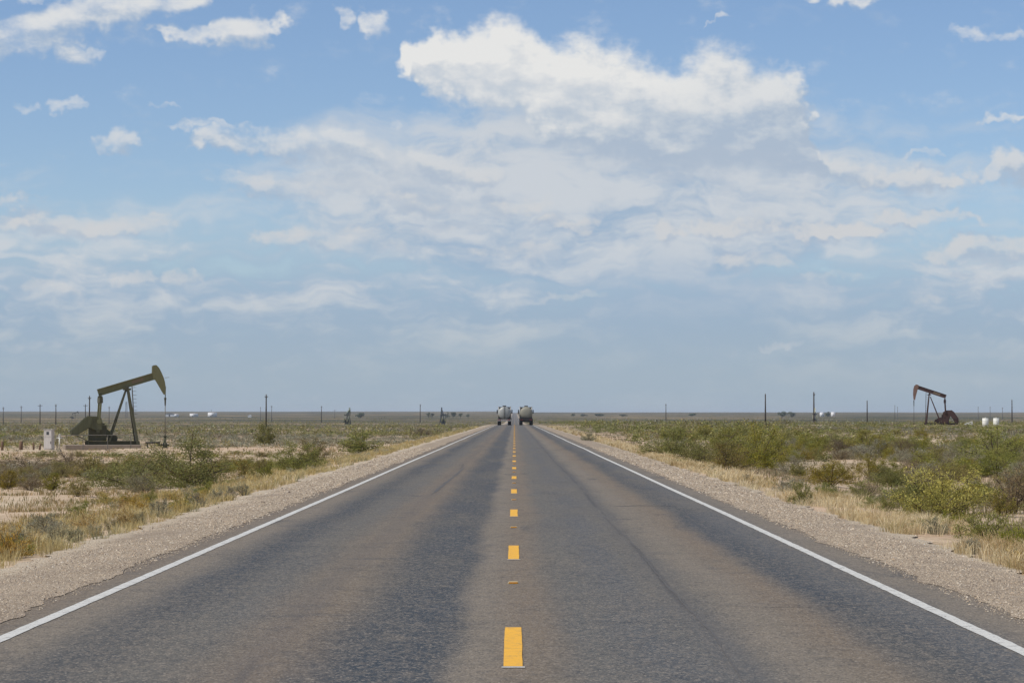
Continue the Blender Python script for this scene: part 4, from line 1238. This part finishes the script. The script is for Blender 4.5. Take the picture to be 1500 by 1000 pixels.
# --- the bushes one can point to
plant_px('mesquite', 222, 340, 646, 719, 'largest green mesquite bush left of the road, with a dark forked trunk', v=0)
plant_px('mesquite', 146, 246, 660, 717, 'wide green mesquite growing into the largest left-hand bush from its left', v=1)
plant_px('sage', 185, 236, 690, 722, 'grey-green brush at the foot of the two big mesquites')
plant_px('mesquite', 374, 405, 622, 652, 'round dark green bush in front of the tall crossarm pole', v=2)
plant_px('creosote', 60, 96, 694, 718, 'small olive bush below and right of the control cabinet')
plant_px('greythorn', 28, 62, 698, 718, 'grey-brown thorn bush near the left edge beside the small olive bush')
plant_px('creosote', -10, 36, 690, 716, 'olive bush cut by the left edge of the photo')
plant_px('creosote', 95, 130, 706, 727, 'low olive bush left of the two big mesquites')
plant_px('greythorn', 0, 85, 668, 692, 'broad grey-green thorn bush below the wooden posts')
plant_px('greythorn', 82, 120, 657, 690, 'bare reddish thorn bush in front of the concrete pad')
plant_px('creosote', 100, 160, 672, 700, 'olive brush between the concrete pad and the big mesquites')
plant_px('sage', 42, 98, 752, 782, 'largest blue-grey sagebrush by the left shoulder')
plant_px('sage', 66, 96, 770, 800, 'grey sagebrush standing right at the edge of the left shoulder, nearest the camera')
plant_px('sage', 96, 122, 768, 794, 'green-grey sagebrush next to the nearest one on the left shoulder edge')
plant_px('sage', 128, 152, 764, 786, 'upright grey-green sagebrush, third along the left shoulder edge')
plant_px('greythorn', 152, 170, 758, 776, 'dark little bush left of the orange broomweed')
plant_px('golden', 168, 198, 742, 772, 'orange-brown broomweed at the edge of the left shoulder')
plant_px('golden', 186, 222, 728, 748, 'bright golden broomweed clump below the big mesquite')
plant_px('golden', 144, 174, 718, 738, 'yellow broomweed left of the golden clump below the mesquites')
plant_px('bright', 208, 232, 716, 738, 'small yellow-green bush at the foot of the largest mesquite')
plant_px('golden', 278, 304, 714, 736, 'yellow topped broomweed right of the largest mesquite')
plant_px('sage', 196, 214, 748, 770, 'grey tuft of sage right of the orange broomweed')
plant_px('sage', 222, 250, 730, 757, 'silver-grey sagebrush below the largest mesquite at the shoulder edge')
plant_px('sage', 280, 302, 722, 742, 'dark-footed sage at the shoulder edge right of the silver-grey one')
plant_px('sage', 308, 328, 714, 735, 'grey-green sage with a dark foot, left of the last three along the shoulder')
plant_px('sage', 328, 346, 712, 731, 'second sage of the last three along the left shoulder')
plant_px('sage', 346, 368, 708, 727, 'rightmost sage of the dark-footed row on the left shoulder')
plant_px('golden', -12, 40, 770, 818, 'big golden broomweed cut by the left edge beside the shoulder')
plant_px('golden', 34, 66, 778, 806, 'pale golden broomweed next to the one at the left edge')
plant_px('golden', 110, 150, 748, 776, 'thin golden broomweed between the sagebrushes')
plant_px('golden', 250, 282, 728, 752, 'tan broomweed between two sages below the largest mesquite')
plant_px('mesquite', 398, 470, 652, 690, 'wide green bush left of the road, right of the round one by the pole')
plant_px('creosote', 440, 486, 648, 682, 'dark olive bush standing behind the wide green one left of the road')
plant_px('bright', 378, 404, 676, 700, 'yellow-green bush low in front of the wide green one')
plant_px('mesquite', 500, 556, 634, 664, 'green bush near the pale sand flat left of the road')
plant_px('greythorn', 604, 632, 624, 638, 'rounded grey bush on the sand flat left of the road')
# right of the road
plant_px('yellowtop', 1318, 1432, 688, 768, 'large yellow-flowering bush in the straw grass right of the road', v=0)
plant_px('mesquite', 1300, 1352, 696, 742, 'dull green bush growing into the yellow-flowering bush from its left', v=1)
plant_px('bright', 1412, 1482, 744, 792, 'bright green tufted bush near the right edge')
plant_px('bright', 1462, 1512, 768, 806, 'yellowish green bush cut by the right edge')
plant_px('sage', 1408, 1436, 786, 812, 'blue-grey sage in the straw grass at the right shoulder')
plant_px('greythorn', 1456, 1512, 690, 752, 'dark twiggy grey bush at the right edge, above the bright green one')
plant_px('creosote', 1448, 1486, 718, 756, 'olive bush between the yellow-flowering bush and the right edge')
plant_px('creosote', 1174, 1252, 682, 713, 'dark olive spreading bush alone on the sandy ground right of the road', v=2)
plant_px('bright', 1250, 1276, 714, 736, 'small bright yellow-green bush between the dark olive bush and the straw grass')
plant_px('bright', 1284, 1312, 728, 750, 'small green bush at the left foot of the yellow-flowering bush')
plant_px('mesquite', 1078, 1152, 630, 688, 'tall green mesquite closest to the tall bare pole', v=0)
plant_px('mesquite', 1004, 1084, 632, 682, 'broad green mesquite left of the one by the tall bare pole', v=1)
plant_px('mesquite', 950, 1016, 630, 668, 'green mesquite at the left end of the thicket right of the road', v=2)
plant_px('creosote', 1030, 1100, 650, 690, 'dark green bush in front of the thicket right of the road')
plant_px('mesquite', 1408, 1502, 632, 682, 'big green mesquite below the white tanks, dark stem in its middle', v=0)
plant_px('creosote', 1240, 1300, 632, 664, 'olive bush in the scrub below the rusty pumpjack to its left')
plant_px('greythorn', 1300, 1340, 644, 668, 'grey thorn bush below the wellhead of the rusty pumpjack')
plant_px('bright', 1160, 1186, 700, 740, 'spiky yellow-green tuft at the edge of the straw grass right of the road')
plant_px('sage', 852, 872, 634, 646, 'small dark green sage alone on the right verge near the trucks')

# --- the scrub that covers the plain
def vnoise(X, Y, s, seed):
    g = np.random.default_rng(seed); T = g.random((64, 64))
    x, y = np.asarray(X) / s, np.asarray(Y) / s
    xi, yi = np.floor(x).astype(int), np.floor(y).astype(int); fx, fy = _sm(x - xi), _sm(y - yi)
    q = lambda a, b: T[a % 64, b % 64]
    return (q(xi, yi) * (1 - fx) + q(xi + 1, yi) * fx) * (1 - fy) + (q(xi, yi + 1) * (1 - fx) + q(xi + 1, yi + 1) * fx) * fy
def cover(X, Y):
    """how much of the ground the scrub covers, 0..1"""
    d = .55 * vnoise(X, Y, 17, 1) + .3 * vnoise(X, Y, 6, 2) + .15 * vnoise(X, Y, 60, 3)
    d = np.clip((d - .36) / .34, 0, 1)
    a = np.abs(X)
    edge = np.where(X < 0, _sm((a - 7.5) / 3.0), _sm((a - 7.2) / 2.5))
    d = d * edge
    d = np.where(X > 0, np.clip(d * .95 + .20 * _sm((Y - 90) / 60), 0, 1) * (a > 7.4), np.clip(d * (.85 + .35 * _sm((Y - 190) / 60)) + .13 * _sm((Y - 205) / 30) * (a > 9), 0, 1))
    # the swept ground round the wells, and the sand flats
    pad = lambda x, y, rx, ry: _sm((np.sqrt(((X - x) / rx) ** 2 + ((Y - y) / ry) ** 2) - .8) / .4)
    d *= pad(-29, 194, 18, 12) * pad(-17, 178, 8, 9) * pad(px_ray(560, 165), 165, 3.2, 12) * pad(px_ray(600, 215), 222, 4.5, 16) * pad(px_ray(440, 150), 150, 4, 6)
    d *= pad(px_ray(1372, 424), 424, 8, 16) * pad(px_ray(1300, 108), 108, 4, 9) * pad(px_ray(1210, 96), 90, 2.8, 5) * pad(px_ray(870, 240), 240, 3, 40)
    d *= pad(-13, 62, 2.4, 4) * pad(-11, 50, 2.0, 3.5)
    return d
def bush_h(X, Y, w, kind):
    h = KINDS[kind]['h'] * w * float(rng.uniform(.7, 1.05))
    if X < 0: cap = np.interp(Y, [30, 90, 110, 190, 230, 600], [.55, .6, .42, .30, .55, .8])
    else: cap = np.interp(Y, [30, 80, 200, 300, 440, 600], [.6, .85, .80, .55, .42, .8]) if X > px_ray(1170, Y) else np.interp(Y, [30, 200, 600], [.8, 1.1, .9])
    return min(h, float(cap) * rng.uniform(.85, 1.1))
S = []      # X, Y, width, kind index, variant
bands = ((34, 130, 1.25), (130, 260, 1.55), (260, 480, 1.8), (480, 800, 3.1), (800, 1400, 7.0), (1400, 2600, 16.0))
for y0, y1, step in bands:
    ys = np.arange(y0, y1, step)
    for yy in ys:
        half = .203 * yy + 6
        xs = np.arange(-half, half, step)
        xs = xs + rng.uniform(-.5, .5, len(xs)) * step; yv = yy + rng.uniform(-.5, .5, len(xs)) * step
        keep = rng.random(len(xs)) < cover(xs, yv) * .92
        keep &= np.abs(xs) > 7.0
        xs, yv = xs[keep], yv[keep]
        if not len(xs): continue
        w = np.clip(rng.lognormal(-.30, .40, len(xs)), .35, 1.9) * (1 + .7 * _sm((yy - 350) / 900)) * np.where(np.abs(xs) < 11, .72, 1.0) * np.where(xs > 0, 1.1, 1.0)
        kn = vnoise(xs, yv, 22, 9) + rng.normal(0, .16, len(xs))
        right = xs > 0
        ki = np.where(kn > np.where(right, .46, .66), 0, np.where(kn > np.where(right, .34, .44), 1, np.where(kn > .24, 3, 2)))
        S.append(np.stack([xs, yv, w, ki, rng.integers(0, 3, len(xs))], -1))
# small tufts close to the gravel
for sgn, n_, x0, x1, pr in ((-1, 85, 5.6, 8.2, (.5, .3, .2)), (1, 40, 5.5, 7.6, (.45, .1, .45))):
    yv = 27 * (130 / 27) ** rng.random(n_); xs = sgn * (x0 + (x1 - x0) * rng.random(n_))
    S.append(np.stack([xs, yv, rng.uniform(.24, .55, n_), rng.choice([2, 4, 5], n_, p=pr), rng.integers(0, 3, n_)], -1))
S = np.concatenate(S)
T = np.array(taken)
dd = np.sqrt((S[:, 0, None] - T[None, :, 0]) ** 2 + (S[:, 1, None] - T[None, :, 1]) ** 2).min(1) if len(T) else None
near = np.sqrt((S[:, 0, None] - T[None, :, 0]) ** 2 + (S[:, 1, None] - T[None, :, 1]) ** 2) < (T[None, :, 2] * .9 + .3)
S = S[~near.any(1)]
infr = (np.abs(S[:, 0]) < .2 * S[:, 1] + .5) & (S[:, 1] > 30)
size = np.where(infr, S[:, 2] / S[:, 1], 0)
order = np.argsort(-size)
IND = order[:270]
REST = np.setdiff1d(np.arange(len(S)), IND)
KL = ['mesquite', 'creosote', 'sage', 'greythorn', 'golden', 'bright']
KW = {'mesquite': 'green mesquite', 'creosote': 'olive creosote', 'sage': 'grey-green sage', 'greythorn': 'grey-brown thorn', 'golden': 'golden broomweed', 'bright': 'yellow-green'}
LM = ((8, 'the left edge'), (72, 'the control cabinet'), (128, 'the olive counterweight'), (190, 'the olive pumpjack'), (240, 'the olive wellhead'), (298, 'the far white tanks'), (390, 'the crossarm pole'),
      (471, 'the far pole'), (510, 'the pale end-on pumpjack'), (616, 'the lone left pole'), (665, 'the round trees'), (840, 'the first far trees'), (975, 'the lone thin pole'), (1060, 'the thicket middle'), (1121, 'the tall bare pole'), (1192, 'the tallest pole'),
      (1270, 'the shorter dark pole'), (1340, 'the rusty horse head'), (1392, 'the rusty counterweight'), (1450, 'the white tanks'), (1496, 'the right edge'))
by = {}
for i in IND:
    X, Y, w, ki, v = S[i]; kind = KL[int(ki)]
    px = VX + F * X / Y
    lm = min(LM, key=lambda q: abs(q[0] - px))[1]
    side = 'left' if X < 0 else 'right'
    big = 'large' if w > 1.05 else 'tiny' if w < .38 else 'small' if w < .65 else 'medium'
    by.setdefault((side, big, kind, lm), []).append((Y, i))
RANK = ('nearest', 'second nearest', 'third nearest', 'fourth nearest', 'fifth nearest', 'sixth nearest', 'seventh nearest', 'eighth nearest', 'ninth nearest', 'tenth nearest', 'eleventh nearest', 'twelfth nearest')
for (side, big, kind, lm), lst in by.items():
    lst.sort()
    for r_, (Y, i) in enumerate(lst):
        X, Y, w, ki, v = S[i]
        tail = '' if len(lst) == 1 else ', ' + (RANK[r_] if r_ < 12 else 'far') + ' such'
        plant(kind, X, Y, w, bush_h(X, Y, w, kind), '%s %s bush in line with %s%s' % (big, KW[kind], lm, tail), '%s bushes %s of the road' % (KW[kind], side), v=int(v))
def join_scrub(name, ids, label):
    Vs, Fs, Cs, off = [], [], [], 0
    for i in ids:
        X, Y, w, ki, v = S[i]
        l = 1 if Y < 130 else 2 if Y < 360 else 3
        V, F_, C = LOD[KL[int(ki)], int(v), l]
        a = rng.random() * 6.28; c, s = math.cos(a), math.sin(a); kk = KL[int(ki)]; hz = bush_h(X, Y, w, kk) / KINDS[kk]['h']
        Q = np.stack([(V[:, 0] * c - V[:, 1] * s) * w + X, (V[:, 0] * s + V[:, 1] * c) * w + Y, V[:, 2] * hz + float(land_z(X, Y)) - .01], -1)
        Vs.append(Q); Fs.append(F_ + off); Cs.append(C * rng.uniform(.84, 1.14) * np.array([rng.uniform(.95, 1.06), 1, rng.uniform(.9, 1.1)])); off += len(Q)
    o = link_mesh(name, np_mesh(name, np.concatenate(Vs), np.concatenate(Fs), M_leaf, np.concatenate(Cs)))
    tag(o, label, 'scrub', kind='stuff')
    print(name, len(ids), off // 2)
join_scrub('scrub', REST[S[REST, 0] < 0], 'low desert scrub spread over the plain left of the road')
join_scrub('scrub', REST[S[REST, 0] >= 0], 'low desert scrub spread over the plain right of the road')

# --- grass
def blades(P, H, Wd, cols, nb, spread, lean):
    """P (n,3) tuft feet; nb blades each, two-piece bent blades"""
    n = len(P)
    B = np.repeat(P, nb, 0); m = n * nb
    h = np.repeat(H, nb) * (.55 + .6 * rng.random(m)); w = np.repeat(Wd, nb)
    a = rng.random(m) * 6.283
    r = np.repeat(spread, nb) * np.sqrt(rng.random(m))
    d = np.stack([np.cos(a), np.sin(a), np.zeros(m)], -1)
    foot = B + d * r[:, None]
    bend = (rng.random(m) * lean + .08)
    mid = foot + d * (h * bend * .35)[:, None] + np.array([0, 0, 1]) * (h * .58)[:, None]
    tip = foot + d * (h * bend * 1.15)[:, None] + np.array([0, 0, 1]) * (h * (1 - bend * .25))[:, None]
    b = rng.random(m) * 6.283
    s = np.stack([np.cos(b), np.sin(b), np.zeros(m)], -1) * (w / 2)[:, None]
    foot[:, 2] -= .02
    V = np.stack([foot - s, foot + s, mid + s * .8, tip, mid - s * .8], 1)
    F3 = np.array([[0, 1, 2], [0, 2, 4], [4, 2, 3]])[None] + (np.arange(m) * 5)[:, None, None]
    C = np.repeat(cols, nb, 0) * (.8 + .4 * rng.random((m, 1)))
    return V.reshape(-1, 3), F3.reshape(-1, 3), np.repeat(C, 5, 0)
STRAW = np.array([lin(*c) for c in ((206, 186, 146), (192, 170, 126), (214, 198, 160), (178, 154, 112), (158, 142, 98))])
GOLD = np.array([lin(*c) for c in ((190, 166, 116), (200, 180, 136), (178, 156, 112), (204, 188, 150), (146, 140, 108))])
FIELD = np.array([lin(*c) for c in ((172, 150, 112), (158, 138, 100), (140, 130, 92), (184, 160, 120), (128, 120, 84))])
def grass(name, x0, x1, y0, y1, dens, h, wd, pal, nb, label, spread=.07, lean=.6, clump=.5, sgn=1):
    parts = []
    off = 0
    for a, b, dn, hh, ww, n in zip(y0, y1, dens, h, wd, nb):
        k = int((x1 - x0) * (b - a) * dn)
        x = x0 + (x1 - x0) * rng.random(k) ** 1.25; y = a + (b - a) * rng.random(k)
        X = sgn * x
        keep = rng.random(k) < np.clip((.5 * vnoise(X, y, 1.3, 31) + .5 * vnoise(X, y, 5, 32) - clump + .28) / .25, 0.04, 1) * np.clip((x - x0) / .12, .12, 1)
        X, y = X[keep], y[keep]
        P = np.stack([X, y, land_z(X, y)], -1)
        q = rng.integers(0, len(pal), len(P)); q = np.where(vnoise(X, y, 2.2, 33) > .55, q, np.minimum(q, 2))
        V, F_, C = blades(P, hh * np.clip(rng.normal(1, .28, len(P)), .4, 1.8), np.full(len(P), ww), pal[q], n, np.full(len(P), spread), lean)
        parts.append((V, F_ + off, C)); off += len(V)
    o = link_mesh(name, np_mesh(name, np.concatenate([p[0] for p in parts]), np.concatenate([p[1] for p in parts]), M_leaf, np.concatenate([p[2] for p in parts])))
    tag(o, label, 'grass', kind='stuff'); print(name, off // 5)
Y0, Y1 = (24, 42, 65, 110, 200), (42, 65, 110, 200, 420)
grass('grass', 5.12, 6.75, Y0, Y1, (24, 17, 9, 3.8, 1.3), (.19, .18, .18, .21, .26), (.006, .008, .012, .02, .04), STRAW, (30, 24, 17, 12, 9), 'pale straw grass along the right shoulder', .09, .85, .53, 1)
grass('grass', 5.3, 8.8, Y0, Y1, (9, 7, 4.5, 2, .9), (.17, .17, .17, .19, .24), (.006, .008, .012, .02, .04), GOLD, (24, 20, 15, 11, 9), 'golden dry grass along the left shoulder', .09, .85, .52, -1)
for sgn, side in ((-1, 'left'), (1, 'right')):
    grass('grass', 7.0, 32, (36, 65, 110, 170), (65, 110, 170, 260), (6.0, 3.6, 1.6, .5), (.12, .13, .13, .15), (.014, .019, .028, .042), FIELD, (9, 7, 6, 5), 'sparse dry grass among the bushes %s of the road' % side, .14, .9, .47, sgn)

# --- far trees
def tree(px0, px1, ptop, Y, lab, cols=((88, 98, 74), (76, 86, 66), (102, 108, 84))):  # leaf colours lightened to put distance haze into them
    X = px_ray((px0 + px1) / 2, Y); zz = float(land_z(X, Y)); W = (px1 - px0) / F * Y; H = EYE - (ptop - VY) / F * Y - zz
    r = empty('tree', (X, Y, zz), rng.random() * 6)
    m = MB(); m.tube([(0, 0, -.3), (.05 * W, 0, H * .3), (0, .03 * W, H * .62)], [W * .05, W * .035, W * .02], 7)
    for k in range(5):
        a = k * 1.3; m.tube([(.03 * W, 0, H * .28), (math.cos(a) * W * .2, math.sin(a) * W * .2, H * .55), (math.cos(a) * W * .34, math.sin(a) * W * .34, H * .74)], [W * .025, W * .018, W * .008], 5, cap=False)
    m.build('trunk', M_twig, r)
    n = 420
    u = rng.normal(0, 1, (n, 3)); u /= np.linalg.norm(u, axis=1, keepdims=True)
    lob = rng.normal(0, .32, (9, 3)); lb = lob[rng.integers(0, 9, n)]
    C = (lb + u * .42 * rng.random((n, 1)) ** .4) * np.array([.5 * W, .5 * W, .40 * H]) / .74 + np.array([0, 0, H * .56])
    C[:, 2] = np.clip(C[:, 2], H * .12, H)
    s = W * .06; d1 = rng.normal(0, 1, (n, 3)); d1 /= np.linalg.norm(d1, axis=1, keepdims=True); d2 = np.cross(d1, u); d2 /= np.linalg.norm(d2, axis=1, keepdims=True) + 1e-6
    V = np.stack([C - d1 * s, C + d2 * s * .7, C + d1 * s, C - d2 * s * .7], 1).reshape(-1, 3)
    col = np.array([lin(*c) for c in cols])[rng.integers(0, len(cols), n)]
    link_mesh('crown', np_mesh('crown', V, np.arange(n * 4).reshape(n, 4), M_leaf, np.repeat(col, 4, 0)), r)
    tag(r, lab, 'tree', 'far trees on the plain')
tree(624.5, 630.8, 603.8, 2500, 'small far tree, the left of the touching pair beside the dark end-on pumpjack')
tree(630.5, 636.5, 604, 2500, 'small far tree, the right of the touching pair beside the dark end-on pumpjack')
tree(651, 658, 603.5, 2450, 'far round tree just right of the dark end-on pumpjack')
tree(659, 668.5, 603, 2400, 'widest round tree of the row left of the trucks')
tree(671, 677.5, 603, 2350, 'upright tree at the right end of the row left of the trucks')
tree(683, 688, 606, 2500, 'tiny tree between the row of round trees and the trucks')
tree(522, 535, 605, 2400, 'broad dark tree right of the pale end-on pumpjack')
tree(836, 843, 606, 2900, 'tiny dark tree on the horizon, first right of the trucks')
tree(849, 860, 605.5, 2900, 'dark tree clump, second right of the trucks')
tree(868, 884, 606, 3000, 'low wide dark tree, third right of the trucks')
tree(907, 916, 607, 2800, 'low dark tree left of the lone thin pole')
tree(1008, 1020, 605.5, 2900, 'dark tree on the horizon right of the lone thin pole')
tree(1138, 1152, 601.8, 2500, 'dark tree clump right of the tall bare pole')
tree(1154, 1166, 602.6, 2550, 'lower dark tree between the clump and the tallest pole')
tree(1207, 1217, 603.2, 2600, 'dark tree between two white storage tanks')

# ------------------------------------------------------------------ haze
def build_haze():
    m = bpy.data.materials.new('thin_haze'); m.use_nodes = True
    t = m.node_tree; t.nodes.clear()
    n = NT(t); out = n.node('ShaderNodeOutputMaterial')
    v = n.node('ShaderNodeVolumePrincipled')
    v.inputs['Color'].default_value = (0.80, 0.88, 1.0, 1)
    v.inputs['Density'].default_value = 0.00006
    v.inputs['Anisotropy'].default_value = 0.0
    t.links.new(v.outputs[0], out.inputs['Volume'])
    o = MB().box(-9500, 9500, -400, 16200, -75, 36).build('haze', m)
    tag(o, 'thin pale haze over the whole plain', 'haze', kind='stuff')
build_haze()
